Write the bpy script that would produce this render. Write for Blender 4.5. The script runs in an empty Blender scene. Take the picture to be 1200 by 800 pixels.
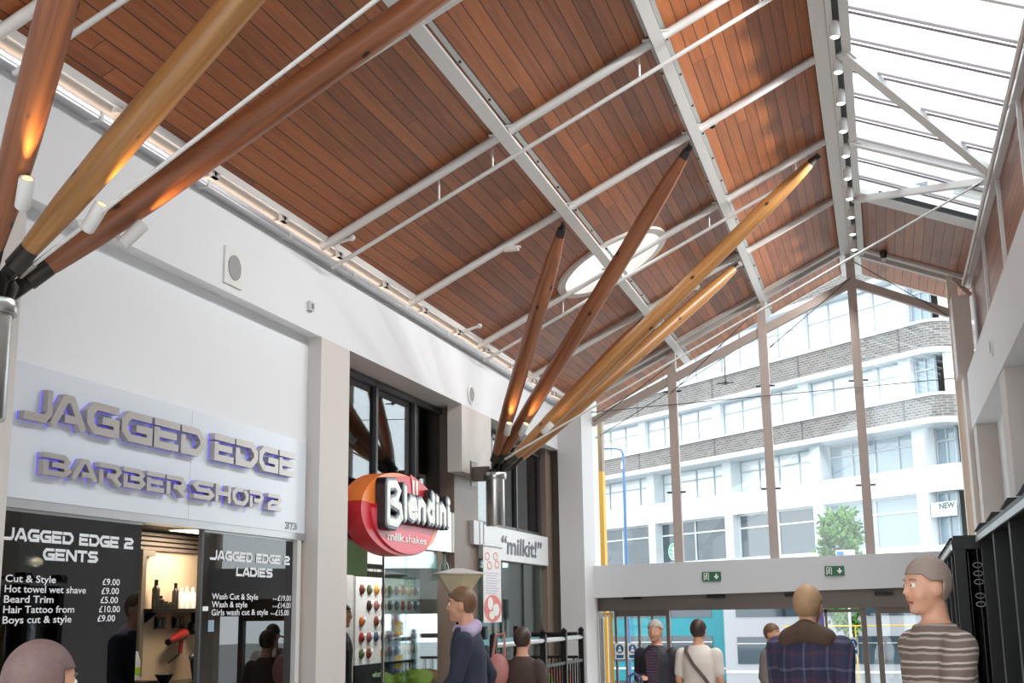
import bpy, bmesh, math, random
from mathutils import Vector, Matrix, Euler
random.seed(7)
R = math.radians
scene = bpy.context.scene
COL = scene.collection

# ------------------------------------------------------------------ camera, world, exposure
cam_d = bpy.data.cameras.new('camera')
cam = bpy.data.objects.new('camera', cam_d)
COL.objects.link(cam)
cam_d.sensor_width = 36.0
cam_d.lens = 44.43
cam_d.clip_end = 600


def cam_axes(yaw, pitch, roll):
    a, b, c = R(yaw), R(pitch), R(roll)
    f = Vector((math.sin(a) * math.cos(b), math.cos(a) * math.cos(b), math.sin(b)))
    r = Vector((math.cos(a), -math.sin(a), 0))
    u = r.cross(f)
    return r * math.cos(c) + u * math.sin(c), u * math.cos(c) - r * math.sin(c), f


_r, _u, _f = cam_axes(-16.003, 12.084, -0.785)
cam.matrix_world = Matrix(((_r.x, _u.x, -_f.x, 0), (_r.y, _u.y, -_f.y, 0), (_r.z, _u.z, -_f.z, 1.6), (0, 0, 0, 1)))
scene.camera = cam

w = bpy.data.worlds.new('overcast_sky')
scene.world = w
w.use_nodes = True
bg = w.node_tree.nodes['Background']
bg.inputs[0].default_value = (0.93, 0.97, 1.0, 1)
bg.inputs[1].default_value = 1.0
scene.view_settings.view_transform = 'Standard'
scene.view_settings.look = 'None'
scene.view_settings.gamma = 1.0
scene.view_settings.use_curve_mapping = False
scene.view_settings.exposure = 1.95
scene.cycles.max_bounces = 10
scene.cycles.diffuse_bounces = 6
scene.cycles.glossy_bounces = 5
scene.cycles.transparent_max_bounces = 24
scene.cycles.caustics_reflective = False
scene.cycles.caustics_refractive = False
scene.cycles.sample_clamp_indirect = 6.0


# ------------------------------------------------------------------ materials
def srgb(r, g, b):
    def f(c):
        c /= 255.0
        return c / 12.92 if c <= 0.04045 else ((c + 0.055) / 1.055) ** 2.4
    return (f(r), f(g), f(b), 1)


def new_mat(name):
    m = bpy.data.materials.new(name)
    m.use_nodes = True
    nt = m.node_tree
    return m, nt, nt.nodes, nt.links, nt.nodes['Principled BSDF']


MATS = {}


def mat(name, col, rough=0.5, metal=0.0, var=0.04, scale=6.0, bump=0.0, spec=0.5):
    """plain procedural surface with a little mottling"""
    if name in MATS:
        return MATS[name]
    m, nt, N, L, b = new_mat(name)
    b.inputs['Roughness'].default_value = rough
    b.inputs['Metallic'].default_value = metal
    b.inputs['Specular IOR Level'].default_value = spec
    tc = N.new('ShaderNodeTexCoord')
    nz = N.new('ShaderNodeTexNoise')
    nz.inputs['Scale'].default_value = scale
    nz.inputs['Detail'].default_value = 4
    L.new(tc.outputs['Object'], nz.inputs['Vector'])
    mr = N.new('ShaderNodeMapRange')
    mr.inputs['To Min'].default_value = 1 - var
    mr.inputs['To Max'].default_value = 1 + var
    L.new(nz.outputs['Fac'], mr.inputs['Value'])
    mx = N.new('ShaderNodeVectorMath')
    mx.operation = 'SCALE'
    mx.inputs[0].default_value = col[:3]
    L.new(mr.outputs[0], mx.inputs['Scale'])
    L.new(mx.outputs[0], b.inputs['Base Color'])
    if bump:
        bp = N.new('ShaderNodeBump')
        bp.inputs['Strength'].default_value = bump
        bp.inputs['Distance'].default_value = 0.01
        L.new(nz.outputs['Fac'], bp.inputs['Height'])
        L.new(bp.outputs[0], b.inputs['Normal'])
    MATS[name] = m
    return m


def emit(name, col, s):
    if name in MATS:
        return MATS[name]
    m, nt, N, L, b = new_mat(name)
    b.inputs['Base Color'].default_value = col
    b.inputs['Emission Color'].default_value = col
    b.inputs['Emission Strength'].default_value = s
    MATS[name] = m
    return m


def glass(name, tint=(1, 1, 1), base=0.04, grazing=0.5, rough=0.0):
    """thin architectural glass: tinted see-through plus mirror reflection growing at grazing angles"""
    if name in MATS:
        return MATS[name]
    m, nt, N, L, b = new_mat(name)
    N.remove(b)
    out = N['Material Output']
    t = N.new('ShaderNodeBsdfTransparent')
    t.inputs[0].default_value = (*tint, 1)
    g = N.new('ShaderNodeBsdfGlossy')
    g.inputs['Roughness'].default_value = rough
    g.inputs['Color'].default_value = (0.95, 0.98, 1, 1)
    lw = N.new('ShaderNodeLayerWeight')
    lw.inputs['Blend'].default_value = 0.35
    mr = N.new('ShaderNodeMapRange')
    mr.inputs['To Min'].default_value = base
    mr.inputs['To Max'].default_value = grazing
    L.new(lw.outputs['Fresnel'], mr.inputs['Value'])
    mx = N.new('ShaderNodeMixShader')
    L.new(mr.outputs[0], mx.inputs[0])
    L.new(t.outputs[0], mx.inputs[1])
    L.new(g.outputs[0], mx.inputs[2])
    L.new(mx.outputs[0], out.inputs['Surface'])
    MATS[name] = m
    return m


def math_node(N, L, op, a, b=None, c=None):
    n = N.new('ShaderNodeMath')
    n.operation = op
    for i, v in enumerate((a, b, c)):
        if v is None:
            continue
        if isinstance(v, (int, float)):
            n.inputs[i].default_value = v
        else:
            L.new(v, n.inputs[i])
    return n.outputs[0]


def boards(name, axis, width, c1, c2, rough=0.45, length=3.1):
    """timber boarding that runs along Y; axis is the coordinate across the boards"""
    m, nt, N, L, b = new_mat(name)
    tc = N.new('ShaderNodeTexCoord')
    sp = N.new('ShaderNodeSeparateXYZ')
    L.new(tc.outputs['Object'], sp.inputs[0])
    u = math_node(N, L, 'DIVIDE', sp.outputs[axis], width)
    idx = math_node(N, L, 'FLOOR', u)
    fr = math_node(N, L, 'FRACT', u)
    wn = N.new('ShaderNodeTexWhiteNoise')
    wn.noise_dimensions = '1D'
    L.new(idx, wn.inputs['W'])
    yy = math_node(N, L, 'MULTIPLY_ADD', wn.outputs['Value'], 7.3, sp.outputs['Y'])
    seg = math_node(N, L, 'DIVIDE', yy, length)
    sidx = math_node(N, L, 'FLOOR', seg)
    sfr = math_node(N, L, 'FRACT', seg)
    wn2 = N.new('ShaderNodeTexWhiteNoise')
    wn2.noise_dimensions = '2D'
    cb = N.new('ShaderNodeCombineXYZ')
    L.new(idx, cb.inputs[0])
    L.new(sidx, cb.inputs[1])
    L.new(cb.outputs[0], wn2.inputs['Vector'])
    # grain
    mp = N.new('ShaderNodeMapping')
    mp.inputs['Scale'].default_value = (28, 1.6, 28)
    L.new(tc.outputs['Object'], mp.inputs['Vector'])
    ad = N.new('ShaderNodeVectorMath')
    ad.operation = 'ADD'
    L.new(mp.outputs[0], ad.inputs[0])
    cb2 = N.new('ShaderNodeCombineXYZ')
    L.new(math_node(N, L, 'MULTIPLY', wn2.outputs['Value'], 50.0), cb2.inputs[1])
    L.new(cb2.outputs[0], ad.inputs[1])
    nz = N.new('ShaderNodeTexNoise')
    nz.inputs['Scale'].default_value = 1.0
    nz.inputs['Detail'].default_value = 6
    nz.inputs['Distortion'].default_value = 0.6
    L.new(ad.outputs[0], nz.inputs['Vector'])
    f = math_node(N, L, 'MULTIPLY_ADD', nz.outputs['Fac'], 0.9, math_node(N, L, 'MULTIPLY_ADD', wn2.outputs['Value'], 0.5, -0.2))
    ramp = N.new('ShaderNodeValToRGB')
    ramp.color_ramp.elements[0].position = 0.1
    ramp.color_ramp.elements[0].color = c1
    ramp.color_ramp.elements[1].position = 0.95
    ramp.color_ramp.elements[1].color = c2
    L.new(f, ramp.inputs[0])
    gap = math_node(N, L, 'LESS_THAN', fr, 0.07)
    gap2 = math_node(N, L, 'LESS_THAN', sfr, 0.0012)
    g = math_node(N, L, 'MAXIMUM', gap, gap2)
    mx = N.new('ShaderNodeMixRGB')
    L.new(g, mx.inputs[0])
    L.new(ramp.outputs[0], mx.inputs[1])
    mx.inputs[2].default_value = (c1[0] * 0.22, c1[1] * 0.2, c1[2] * 0.2, 1)
    L.new(mx.outputs[0], b.inputs['Base Color'])
    b.inputs['Roughness'].default_value = rough
    bp = N.new('ShaderNodeBump')
    bp.inputs['Strength'].default_value = 0.5
    bp.inputs['Distance'].default_value = 0.006
    L.new(math_node(N, L, 'SUBTRACT', 1.0, g), bp.inputs['Height'])
    L.new(bp.outputs[0], b.inputs['Normal'])
    return m


def pole_wood(name, c1, c2, knots=True, rough=0.3):
    """varnished round timber; grain along the local Z of the pole"""
    m, nt, N, L, b = new_mat(name)
    tc = N.new('ShaderNodeTexCoord')
    mp = N.new('ShaderNodeMapping')
    mp.inputs['Scale'].default_value = (14, 14, 0.7)
    L.new(tc.outputs['Object'], mp.inputs['Vector'])
    nz = N.new('ShaderNodeTexNoise')
    nz.inputs['Scale'].default_value = 1.0
    nz.inputs['Detail'].default_value = 6
    nz.inputs['Distortion'].default_value = 1.2
    L.new(mp.outputs[0], nz.inputs['Vector'])
    ramp = N.new('ShaderNodeValToRGB')
    ramp.color_ramp.elements[0].position = 0.3
    ramp.color_ramp.elements[0].color = c1
    ramp.color_ramp.elements[1].position = 0.72
    ramp.color_ramp.elements[1].color = c2
    L.new(nz.outputs['Fac'], ramp.inputs[0])
    col = ramp.outputs[0]
    if knots:
        mk = N.new('ShaderNodeMapping')
        mk.inputs['Scale'].default_value = (7, 7, 4.2)
        L.new(tc.outputs['Object'], mk.inputs['Vector'])
        vo = N.new('ShaderNodeTexVoronoi')
        vo.inputs['Scale'].default_value = 1.0
        L.new(mk.outputs[0], vo.inputs['Vector'])
        k = N.new('ShaderNodeValToRGB')
        k.color_ramp.elements[0].position = 0.08
        k.color_ramp.elements[0].color = (0.12, 0.06, 0.03, 1)
        k.color_ramp.elements[1].position = 0.15
        k.color_ramp.elements[1].color = (1, 1, 1, 1)
        L.new(vo.outputs['Distance'], k.inputs[0])
        mx = N.new('ShaderNodeMixRGB')
        mx.blend_type = 'MULTIPLY'
        mx.inputs[0].default_value = 1
        L.new(col, mx.inputs[1])
        L.new(k.outputs[0], mx.inputs[2])
        col = mx.outputs[0]
    L.new(col, b.inputs['Base Color'])
    b.inputs['Roughness'].default_value = rough
    b.inputs['Coat Weight'].default_value = 0.25
    b.inputs['Coat Roughness'].default_value = 0.25
    return m


def brick_mat(name, c1, c2, mortar, sx, sz):
    m, nt, N, L, b = new_mat(name)
    tc = N.new('ShaderNodeTexCoord')
    sp = N.new('ShaderNodeSeparateXYZ')
    L.new(tc.outputs['Object'], sp.inputs[0])
    cb = N.new('ShaderNodeCombineXYZ')
    L.new(sp.outputs['X'], cb.inputs[0])
    L.new(sp.outputs['Z'], cb.inputs[1])
    br = N.new('ShaderNodeTexBrick')
    br.inputs['Scale'].default_value = 1
    br.inputs['Brick Width'].default_value = sx
    br.inputs['Row Height'].default_value = sz
    br.inputs['Mortar Size'].default_value = sz * 0.17
    br.inputs['Color1'].default_value = c1
    br.inputs['Color2'].default_value = c2
    br.inputs['Mortar'].default_value = mortar
    L.new(cb.outputs[0], br.inputs['Vector'])
    L.new(br.outputs['Color'], b.inputs['Base Color'])
    b.inputs['Roughness'].default_value = 0.85
    return m


def stripes(name, axis, period, cols, rough=0.8, noise=0.0, axis2=None, period2=0.1):
    """woven cloth: bands along an object axis, optionally crossed into a check"""
    m, nt, N, L, b = new_mat(name)
    tc = N.new('ShaderNodeTexCoord')
    sp = N.new('ShaderNodeSeparateXYZ')
    L.new(tc.outputs['Object'], sp.inputs[0])
    v = sp.outputs[axis]
    if noise:
        nz = N.new('ShaderNodeTexNoise')
        nz.inputs['Scale'].default_value = 7
        L.new(tc.outputs['Object'], nz.inputs['Vector'])
        v = math_node(N, L, 'MULTIPLY_ADD', nz.outputs['Fac'], noise, v)

    def ramp(vv, per, cl):
        fr = math_node(N, L, 'FRACT', math_node(N, L, 'DIVIDE', vv, per))
        rp = N.new('ShaderNodeValToRGB')
        rp.color_ramp.interpolation = 'CONSTANT'
        while len(rp.color_ramp.elements) < len(cl):
            rp.color_ramp.elements.new(0.5)
        for e, (p, c) in zip(rp.color_ramp.elements, cl):
            e.position = p
            e.color = c
        L.new(fr, rp.inputs[0])
        return rp.outputs[0]
    c = ramp(v, period, cols)
    if axis2:
        c2 = ramp(sp.outputs[axis2], period2, cols)
        mx = N.new('ShaderNodeMixRGB')
        mx.inputs[0].default_value = 0.5
        L.new(c, mx.inputs[1])
        L.new(c2, mx.inputs[2])
        c = mx.outputs[0]
    L.new(c, b.inputs['Base Color'])
    b.inputs['Roughness'].default_value = rough
    return m


WHITE = mat('white_wall_paint', srgb(226, 229, 232), 0.6, var=0.015, scale=2)
WHITE_STEEL = mat('white_painted_steel', srgb(214, 214, 212), 0.4, var=0.03)
GREY_BEAM = mat('pale_grey_cladding', srgb(205, 208, 212), 0.45, var=0.015)
TAUPE = mat('beige_painted_pillar', srgb(206, 201, 196), 0.6, var=0.02, scale=3)
MULLION = mat('taupe_painted_steel', srgb(176, 163, 156), 0.5, var=0.03)
STEEL = mat('brushed_steel', srgb(190, 190, 188), 0.28, 1.0, var=0.06, scale=14)
DARK_STEEL = mat('dark_steel_shoe', srgb(62, 58, 55), 0.4, 0.6)
ALU = mat('aluminium_channel', srgb(200, 202, 205), 0.35, 0.8)
BLACK = mat('black_powder_coat', srgb(17, 16, 16), 0.4, spec=.3)
DARK_FRAME = mat('charcoal_window_frame', srgb(66, 68, 71), 0.4)
STONE = mat('brown_stone_cladding', srgb(128, 112, 101), 0.45, var=0.09, scale=5)
BROWN_HEAD = mat('brown_anodised_metal', srgb(104, 94, 87), 0.4, 0.3)
PAVE = mat('grey_floor_tiles', srgb(200, 194, 186), 0.35, var=0.08, scale=3)
STREET = mat('grey_street_paving', srgb(150, 150, 150), 0.85, var=0.08, scale=1.5)
FACADE = mat('white_rendered_concrete', srgb(203, 209, 212), 0.8, var=0.03, scale=0.8)
CREAM = mat('cream_wall_panel', srgb(214, 190, 160), 0.6, var=0.03)
YELLOW = mat('yellow_paint', srgb(212, 158, 26), .5)
TEAL = mat('teal_bus_paint', srgb(14, 126, 138), .3)
LED = emit('warm_led', (1.0, 0.78, 0.62, 1), .55)
LAMP_ON = emit('lit_lamp_lens', (1.0, 0.95, 0.86, 1), 2)
CLEAR = glass('clear_glass', (0.96, 0.98, 0.98), 0.02, 0.35)
ROOF_GLASS = glass('roof_glass', (0.93, 0.96, 0.97), 0.02, 0.3)
SHOP_GLASS = glass('tinted_shop_glass', (0.30, 0.33, 0.33), 0.10, 0.6)
SMOKE_GLASS = glass('smoked_black_glass', (0.10, 0.10, 0.10), 0.05, 0.55)
GREEN_GLASS = glass('greenish_shop_glass', (0.70, 0.80, 0.79), 0.10, 0.5)
BOARD_L = boards('redwood_boards', 'X', 0.094, srgb(116, 62, 30), srgb(186, 110, 58), .42, 5.4)
BOARD_R = boards('redwood_boards_right', 'X', 0.11, srgb(112, 66, 42), srgb(170, 108, 70), .42, 5.4)
BOARD_V = boards('redwood_boards_upright', 'Z', 0.105, srgb(98, 56, 38), srgb(160, 100, 68))
PINE = pole_wood('golden_pine_pole', srgb(136, 92, 46), srgb(186, 134, 78), rough=.4)
CEDAR = pole_wood('red_brown_pole', srgb(112, 66, 42), srgb(168, 106, 68), True, .42)


# ------------------------------------------------------------------ mesh helper
class MB:
    def __init__(self):
        self.v, self.f, self.m = [], [], []
        self.mi = 0

    def add(self, vs, fs):
        b = len(self.v)
        self.v += [tuple(p) for p in vs]
        self.f += [tuple(b + i for i in q) for q in fs]
        self.m += [self.mi] * len(fs)
        return self

    def box(self, lo, hi):
        x0, y0, z0 = lo
        x1, y1, z1 = hi
        return self.add([(x0, y0, z0), (x1, y0, z0), (x1, y1, z0), (x0, y1, z0), (x0, y0, z1), (x1, y0, z1), (x1, y1, z1), (x0, y1, z1)],
                        [(0, 3, 2, 1), (4, 5, 6, 7), (0, 1, 5, 4), (1, 2, 6, 5), (2, 3, 7, 6), (3, 0, 4, 7)])

    def beam(self, p, q, wd, ht, up=(0, 0, 1)):
        """rectangular bar from p to q, wd across, ht along up"""
        p, q, up = Vector(p), Vector(q), Vector(up)
        d = (q - p).normalized()
        s = d.cross(up).normalized() * (wd / 2)
        n = s.cross(d).normalized() * (ht / 2)
        vs = [p - s - n, p + s - n, p + s + n, p - s + n, q - s - n, q + s - n, q + s + n, q - s + n]
        return self.add(vs, [(3, 2, 1, 0), (4, 5, 6, 7), (0, 1, 5, 4), (1, 2, 6, 5), (2, 3, 7, 6), (3, 0, 4, 7)])

    def tube(self, pts, rads, n=12, cap=True):
        pts = [Vector(p) for p in pts]
        if isinstance(rads, (int, float)):
            rads = [rads] * len(pts)
        prev = None
        rings = []
        for i, p in enumerate(pts):
            if i == 0:
                d = pts[1] - p
            elif i == len(pts) - 1:
                d = p - pts[i - 1]
            else:
                d = (pts[i + 1] - p).normalized() + (p - pts[i - 1]).normalized()
            d.normalize()
            if prev is None:
                a = d.cross(Vector((0, 0, 1)))
                if a.length < 1e-3:
                    a = d.cross(Vector((0, 1, 0)))
                a.normalize()
            else:
                a = (prev - d * prev.dot(d)).normalized()
            prev = a
            b = d.cross(a)
            rings.append([p + (a * math.cos(2 * math.pi * k / n) + b * math.sin(2 * math.pi * k / n)) * rads[i] for k in range(n)])
        vs = [x for r in rings for x in r]
        fs = []
        for i in range(len(rings) - 1):
            for k in range(n):
                k2 = (k + 1) % n
                fs.append((i * n + k, i * n + k2, (i + 1) * n + k2, (i + 1) * n + k))
        if cap:
            fs.append(tuple(range(n))[::-1])
            fs.append(tuple((len(rings) - 1) * n + k for k in range(n)))
        return self.add(vs, fs)

    def lathe(self, prof, c=(0, 0, 0), n=24, axis='Z'):
        """prof: (radius, height) pairs"""
        vs, fs = [], []
        for r, h in prof:
            for k in range(n):
                t = 2 * math.pi * k / n
                x, y, z = r * math.cos(t), r * math.sin(t), h
                if axis == 'X':
                    x, y, z = h, r * math.cos(t), r * math.sin(t)
                elif axis == 'Y':
                    x, y, z = r * math.cos(t), h, r * math.sin(t)
                vs.append((c[0] + x, c[1] + y, c[2] + z))
        for i in range(len(prof) - 1):
            for k in range(n):
                k2 = (k + 1) % n
                fs.append((i * n + k, i * n + k2, (i + 1) * n + k2, (i + 1) * n + k))
        fs.append(tuple(range(n))[::-1])
        fs.append(tuple((len(prof) - 1) * n + k for k in range(n)))
        return self.add(vs, fs)

    def ball(self, c, r, n=14, m=9):
        rx, ry, rz = (r, r, r) if isinstance(r, (int, float)) else r
        vs = [(c[0], c[1], c[2] - rz)]
        for i in range(1, m):
            a = -math.pi / 2 + math.pi * i / m
            for k in range(n):
                t = 2 * math.pi * k / n
                vs.append((c[0] + rx * math.cos(a) * math.cos(t), c[1] + ry * math.cos(a) * math.sin(t), c[2] + rz * math.sin(a)))
        vs.append((c[0], c[1], c[2] + rz))
        fs = [(0, 1 + (k + 1) % n, 1 + k) for k in range(n)]
        for i in range(m - 2):
            for k in range(n):
                k2 = (k + 1) % n
                fs.append((1 + i * n + k, 1 + i * n + k2, 1 + (i + 1) * n + k2, 1 + (i + 1) * n + k))
        top = len(vs) - 1
        fs += [(top, 1 + (m - 2) * n + k, 1 + (m - 2) * n + (k + 1) % n) for k in range(n)]
        return self.add(vs, fs)

    def prism(self, poly, o, u, v, nrm, d0, d1):
        """extrude 2D poly (in u,v about o) between d0 and d1 along nrm"""
        o, u, v, nrm = Vector(o), Vector(u), Vector(v), Vector(nrm)
        k = len(poly)
        vs = [o + u * a + v * b + nrm * d0 for a, b in poly] + [o + u * a + v * b + nrm * d1 for a, b in poly]
        fs = [tuple(range(k))[::-1], tuple(range(k, 2 * k))]
        for i in range(k):
            j = (i + 1) % k
            fs.append((i, j, k + j, k + i))
        return self.add(vs, fs)

    def build(self, name, material, parent=None, smooth=False, recalc=True):
        me = bpy.data.meshes.new(name)
        me.from_pydata(self.v, [], self.f)
        mats = material if isinstance(material, (list, tuple)) else [material]
        for mm in mats:
            me.materials.append(mm)
        me.polygons.foreach_set('material_index', self.m)
        if recalc:
            b = bmesh.new()
            b.from_mesh(me)
            bmesh.ops.recalc_face_normals(b, faces=b.faces)
            b.to_mesh(me)
            b.free()
        me.update()
        if smooth:
            me.polygons.foreach_set('use_smooth', [True] * len(me.polygons))
            try:
                me.set_sharp_from_angle(angle=R(40))
            except Exception:
                pass
        o = bpy.data.objects.new(name, me)
        COL.objects.link(o)
        if parent is not None:
            o.parent = parent
        return o


def box(name, lo, hi, material, parent=None):
    return MB().box(lo, hi).build(name, material, parent)


def tag(o, label, cat, group=None):
    o['label'] = label
    o['category'] = cat
    if group:
        o['group'] = group
    return o


def struct(o):
    o['kind'] = 'structure'
    return o


def stuff(o):
    o['kind'] = 'stuff'
    return o


def thing(name, label, cat, loc=(0, 0, 0), rz=0.0, group=None):
    o = bpy.data.objects.new(name, None)
    COL.objects.link(o)
    o.location = loc
    o.rotation_euler = (0, 0, rz)
    o.empty_display_size = 0.1
    return tag(o, label, cat, group)


def copy_tree(o, parent=None):
    c = o.copy()
    COL.objects.link(c)
    if parent is not None:
        c.parent = parent
    for ch in list(o.children):
        copy_tree(ch, c)
    return c


# ------------------------------------------------------------------ lettering
def stroke_polys(pl, t, closed=False):
    """mitred ribbon quads for a polyline of 2D points"""
    n = len(pl)
    P = [Vector(p) for p in pl]
    L_, R_ = [], []
    for i in range(n):
        if closed:
            a, b = P[i - 1], P[(i + 1) % n]
        else:
            a, b = P[max(i - 1, 0)], P[min(i + 1, n - 1)]
        d1 = (P[i] - a).normalized() if (P[i] - a).length > 1e-6 else (b - P[i]).normalized()
        d2 = (b - P[i]).normalized() if (b - P[i]).length > 1e-6 else d1
        n1, n2 = Vector((-d1.y, d1.x)), Vector((-d2.y, d2.x))
        m = (n1 + n2)
        m = m.normalized() if m.length > 1e-6 else n1
        k = min(1.0 / max(m.dot(n1), 0.35), 2.2)
        L_.append(P[i] + m * (t / 2 * k))
        R_.append(P[i] - m * (t / 2 * k))
    out = []
    for i in range(n if closed else n - 1):
        j = (i + 1) % n
        out.append([tuple(R_[i]), tuple(R_[j]), tuple(L_[j]), tuple(L_[i])])
    return out


TECH = {
    'J': (1.3, [[(1.18, 1), (1.18, .32), (.98, .12), (0, .12)]]),
    'A': (1.3, [[(.06, 0), (.54, .88), (.76, .88), (1.24, 0)], [(.5, .27), (1.02, .27)]]),
    'G': (1.3, [[(1.27, .88), (.36, .88), (.12, .64), (.12, .36), (.36, .12), (1.18, .12), (1.18, .47), (.6, .47)]]),
    'E': (1.2, [[(0, .88), (1.2, .88)], [(.12, .7), (.12, .12), (1.15, .12)], [(.12, .5), (1.05, .5)]]),
    'D': (1.3, [[(.12, .66), (.12, .12), (.9, .12), (1.18, .38), (1.18, .62), (.9, .88), (0, .88)]]),
    'B': (1.3, [[(0, .88), (.96, .88), (1.13, .7), (.96, .5), (.4, .5)], [(.12, .66), (.12, .12), (.98, .12), (1.17, .3), (.98, .5)]]),
    'R': (1.3, [[(0, .88), (.96, .88), (1.15, .66), (.96, .43), (.45, .43)], [(.12, .66), (.12, 0)], [(.72, .43), (1.22, 0)]]),
    'S': (1.3, [[(1.25, .88), (.32, .88), (.14, .7), (.32, .5), (1.0, .5), (1.18, .3), (1.0, .12), (.05, .12)]]),
    'H': (1.3, [[(.12, 1), (.12, 0)], [(1.18, 1), (1.18, 0)], [(.12, .5), (1.18, .5)]]),
    'O': (1.3, [[(.9, .88), (.36, .88), (.12, .64), (.12, .36), (.36, .12), (.94, .12), (1.18, .36), (1.18, .64), (.95, .88)]]),
    'P': (1.3, [[(0, .88), (.96, .88), (1.15, .66), (.96, .43), (.4, .43)], [(.12, .66), (.12, 0)]]),
    '2': (1.3, [[(.05, .88), (1.0, .88), (1.18, .7), (1.0, .5), (.36, .5), (.12, .34), (.12, .12), (1.25, .12)]]),
    'N': (1.3, [[(.12, 0), (.12, 1)], [(.16, .92), (1.14, .08)], [(1.18, 0), (1.18, 1)]]),
    'T': (1.2, [[(0, .88), (1.2, .88)], [(.6, .8), (.6, 0)]]),
    'L': (1.1, [[(.12, 1), (.12, .12), (1.1, .12)]]),
    'I': (.3, [[(.15, 1), (.15, 0)]]),
    'W': (1.6, [[(.08, 1), (.42, .05), (.8, .9), (1.18, .05), (1.52, 1)]]),
    '3': (1.3, [[(.05, .88), (1.0, .88), (1.18, .7), (1.0, .5), (.4, .5)], [(1.0, .5), (1.18, .3), (1.0, .12), (.05, .12)]]),
    '7': (1.2, [[(0, .88), (1.1, .88), (.5, 0)]]),
}


def tech_letter(ch, o, u, v, nrm, wid, hgt, d0, d1, t=0.21):
    """one angular display letter as a mesh builder, o at its lower left"""
    W, strokes = TECH[ch]
    mb = MB()
    e = 0.0
    for s in strokes:
        for q in stroke_polys(s, t):
            mb.prism([(a / W * wid, b * hgt) for a, b in q], o, u, v, nrm, d0 - e, d1 + e)
            e += .0004
    return mb


def tech_text(mb, s, o, u, v, nrm, wid, hgt, d0, d1, t=0.22):
    o, u = Vector(o), Vector(u)
    ws = [TECH[c][0] if c != ' ' else .55 for c in s]
    tot = sum(ws) + 0.12 * (len(s) - 1)
    k = wid / tot
    x = 0
    for c, wl in zip(s, ws):
        if c != ' ':
            g = tech_letter(c, o + u * (x * k), u, v, nrm, wl * k, hgt, d0, d1, t)
            mb.add(g.v, g.f)
        x += wl + 0.12
    return mb


_font_cache = {}


def font_mesh(s, extrude=0.0, offset=0.0, shear=0.0):
    key = (s, extrude, offset, shear)
    if key in _font_cache:
        return _font_cache[key]
    c = bpy.data.curves.new('lettering', 'FONT')
    c.body = s
    c.size = 1.0
    c.offset = offset
    c.shear = shear
    c.resolution_u = 3
    o = bpy.data.objects.new('lettering', c)
    COL.objects.link(o)
    dg = bpy.context.evaluated_depsgraph_get()
    me = bpy.data.meshes.new_from_object(o.evaluated_get(dg))
    vs = [tuple(p.co) for p in me.vertices]
    fs = [tuple(p.vertices) for p in me.polygons]
    bpy.data.objects.remove(o)
    bpy.data.curves.remove(c)
    bpy.data.meshes.remove(me)
    _font_cache[key] = (vs, fs)
    return vs, fs


def text_into(mb, s, o, u, v, nrm, wid, hgt, lift=0.003, offset=0.0, shear=0.0):
    """flat lettering fitted to a width and an overall cap height (hgt=cap height)"""
    vs, fs = font_mesh(s, 0, offset, shear)
    x0 = min(p[0] for p in vs)
    x1 = max(p[0] for p in vs)
    sx = wid / (x1 - x0) if wid else hgt / 0.7
    sz = hgt / 0.7
    o, u, v, nrm = Vector(o), Vector(u), Vector(v), Vector(nrm)
    mb.add([o + u * ((p[0] - x0) * sx) + v * (p[1] * sz) + nrm * lift for p in vs], fs)
    return mb


PX, PY, PZ = Vector((1, 0, 0)), Vector((0, 1, 0)), Vector((0, 0, 1))

# ================================================================== SETTING
YB = -7.0          # the hall carries on behind the camera


def roofl(x):
    return 6.47 + 0.502 * (x + 0.263)


def roofr(x):
    return 6.50 - 0.394 * (x + 0.20)


mb = MB()
prof = [(YB, 0), (9, 0), (17, -0.3), (19.4, -0.3)]
for (y0, z0), (y1, z1) in zip(prof, prof[1:]):
    mb.add([(-8, y0, z0), (2.0, y0, z0), (2.0, y1, z1), (-8, y1, z1), (-8, y0, z0 - .2), (2.0, y0, z0 - .2), (2.0, y1, z1 - .2), (-8, y1, z1 - .2)],
           [(0, 1, 2, 3), (7, 6, 5, 4), (0, 3, 7, 4), (1, 5, 6, 2)])
struct(mb.build('floor', PAVE))
mb = MB()
mb.add([(-90, 19.4, -.3), (60, 19.4, -.3), (60, 44, -1.4), (-90, 44, -1.4), (60, 130, -1.4), (-90, 130, -1.4)], [(0, 1, 2, 3), (3, 2, 4, 5)])
struct(mb.build('street', STREET))


def slab(name, pts, thick, material, up=(0, 0, 1)):
    """sheet of 4 points with thickness on its outer side"""
    p = [Vector(q) for q in pts]
    n = Vector(up) * thick
    vs = p + [q + n for q in p]
    return struct(MB().add(vs, [(0, 1, 2, 3), (7, 6, 5, 4), (0, 4, 5, 1), (1, 5, 6, 2), (2, 6, 7, 3), (3, 7, 4, 0)]).build(name, material))


YE = 18.85
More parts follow.
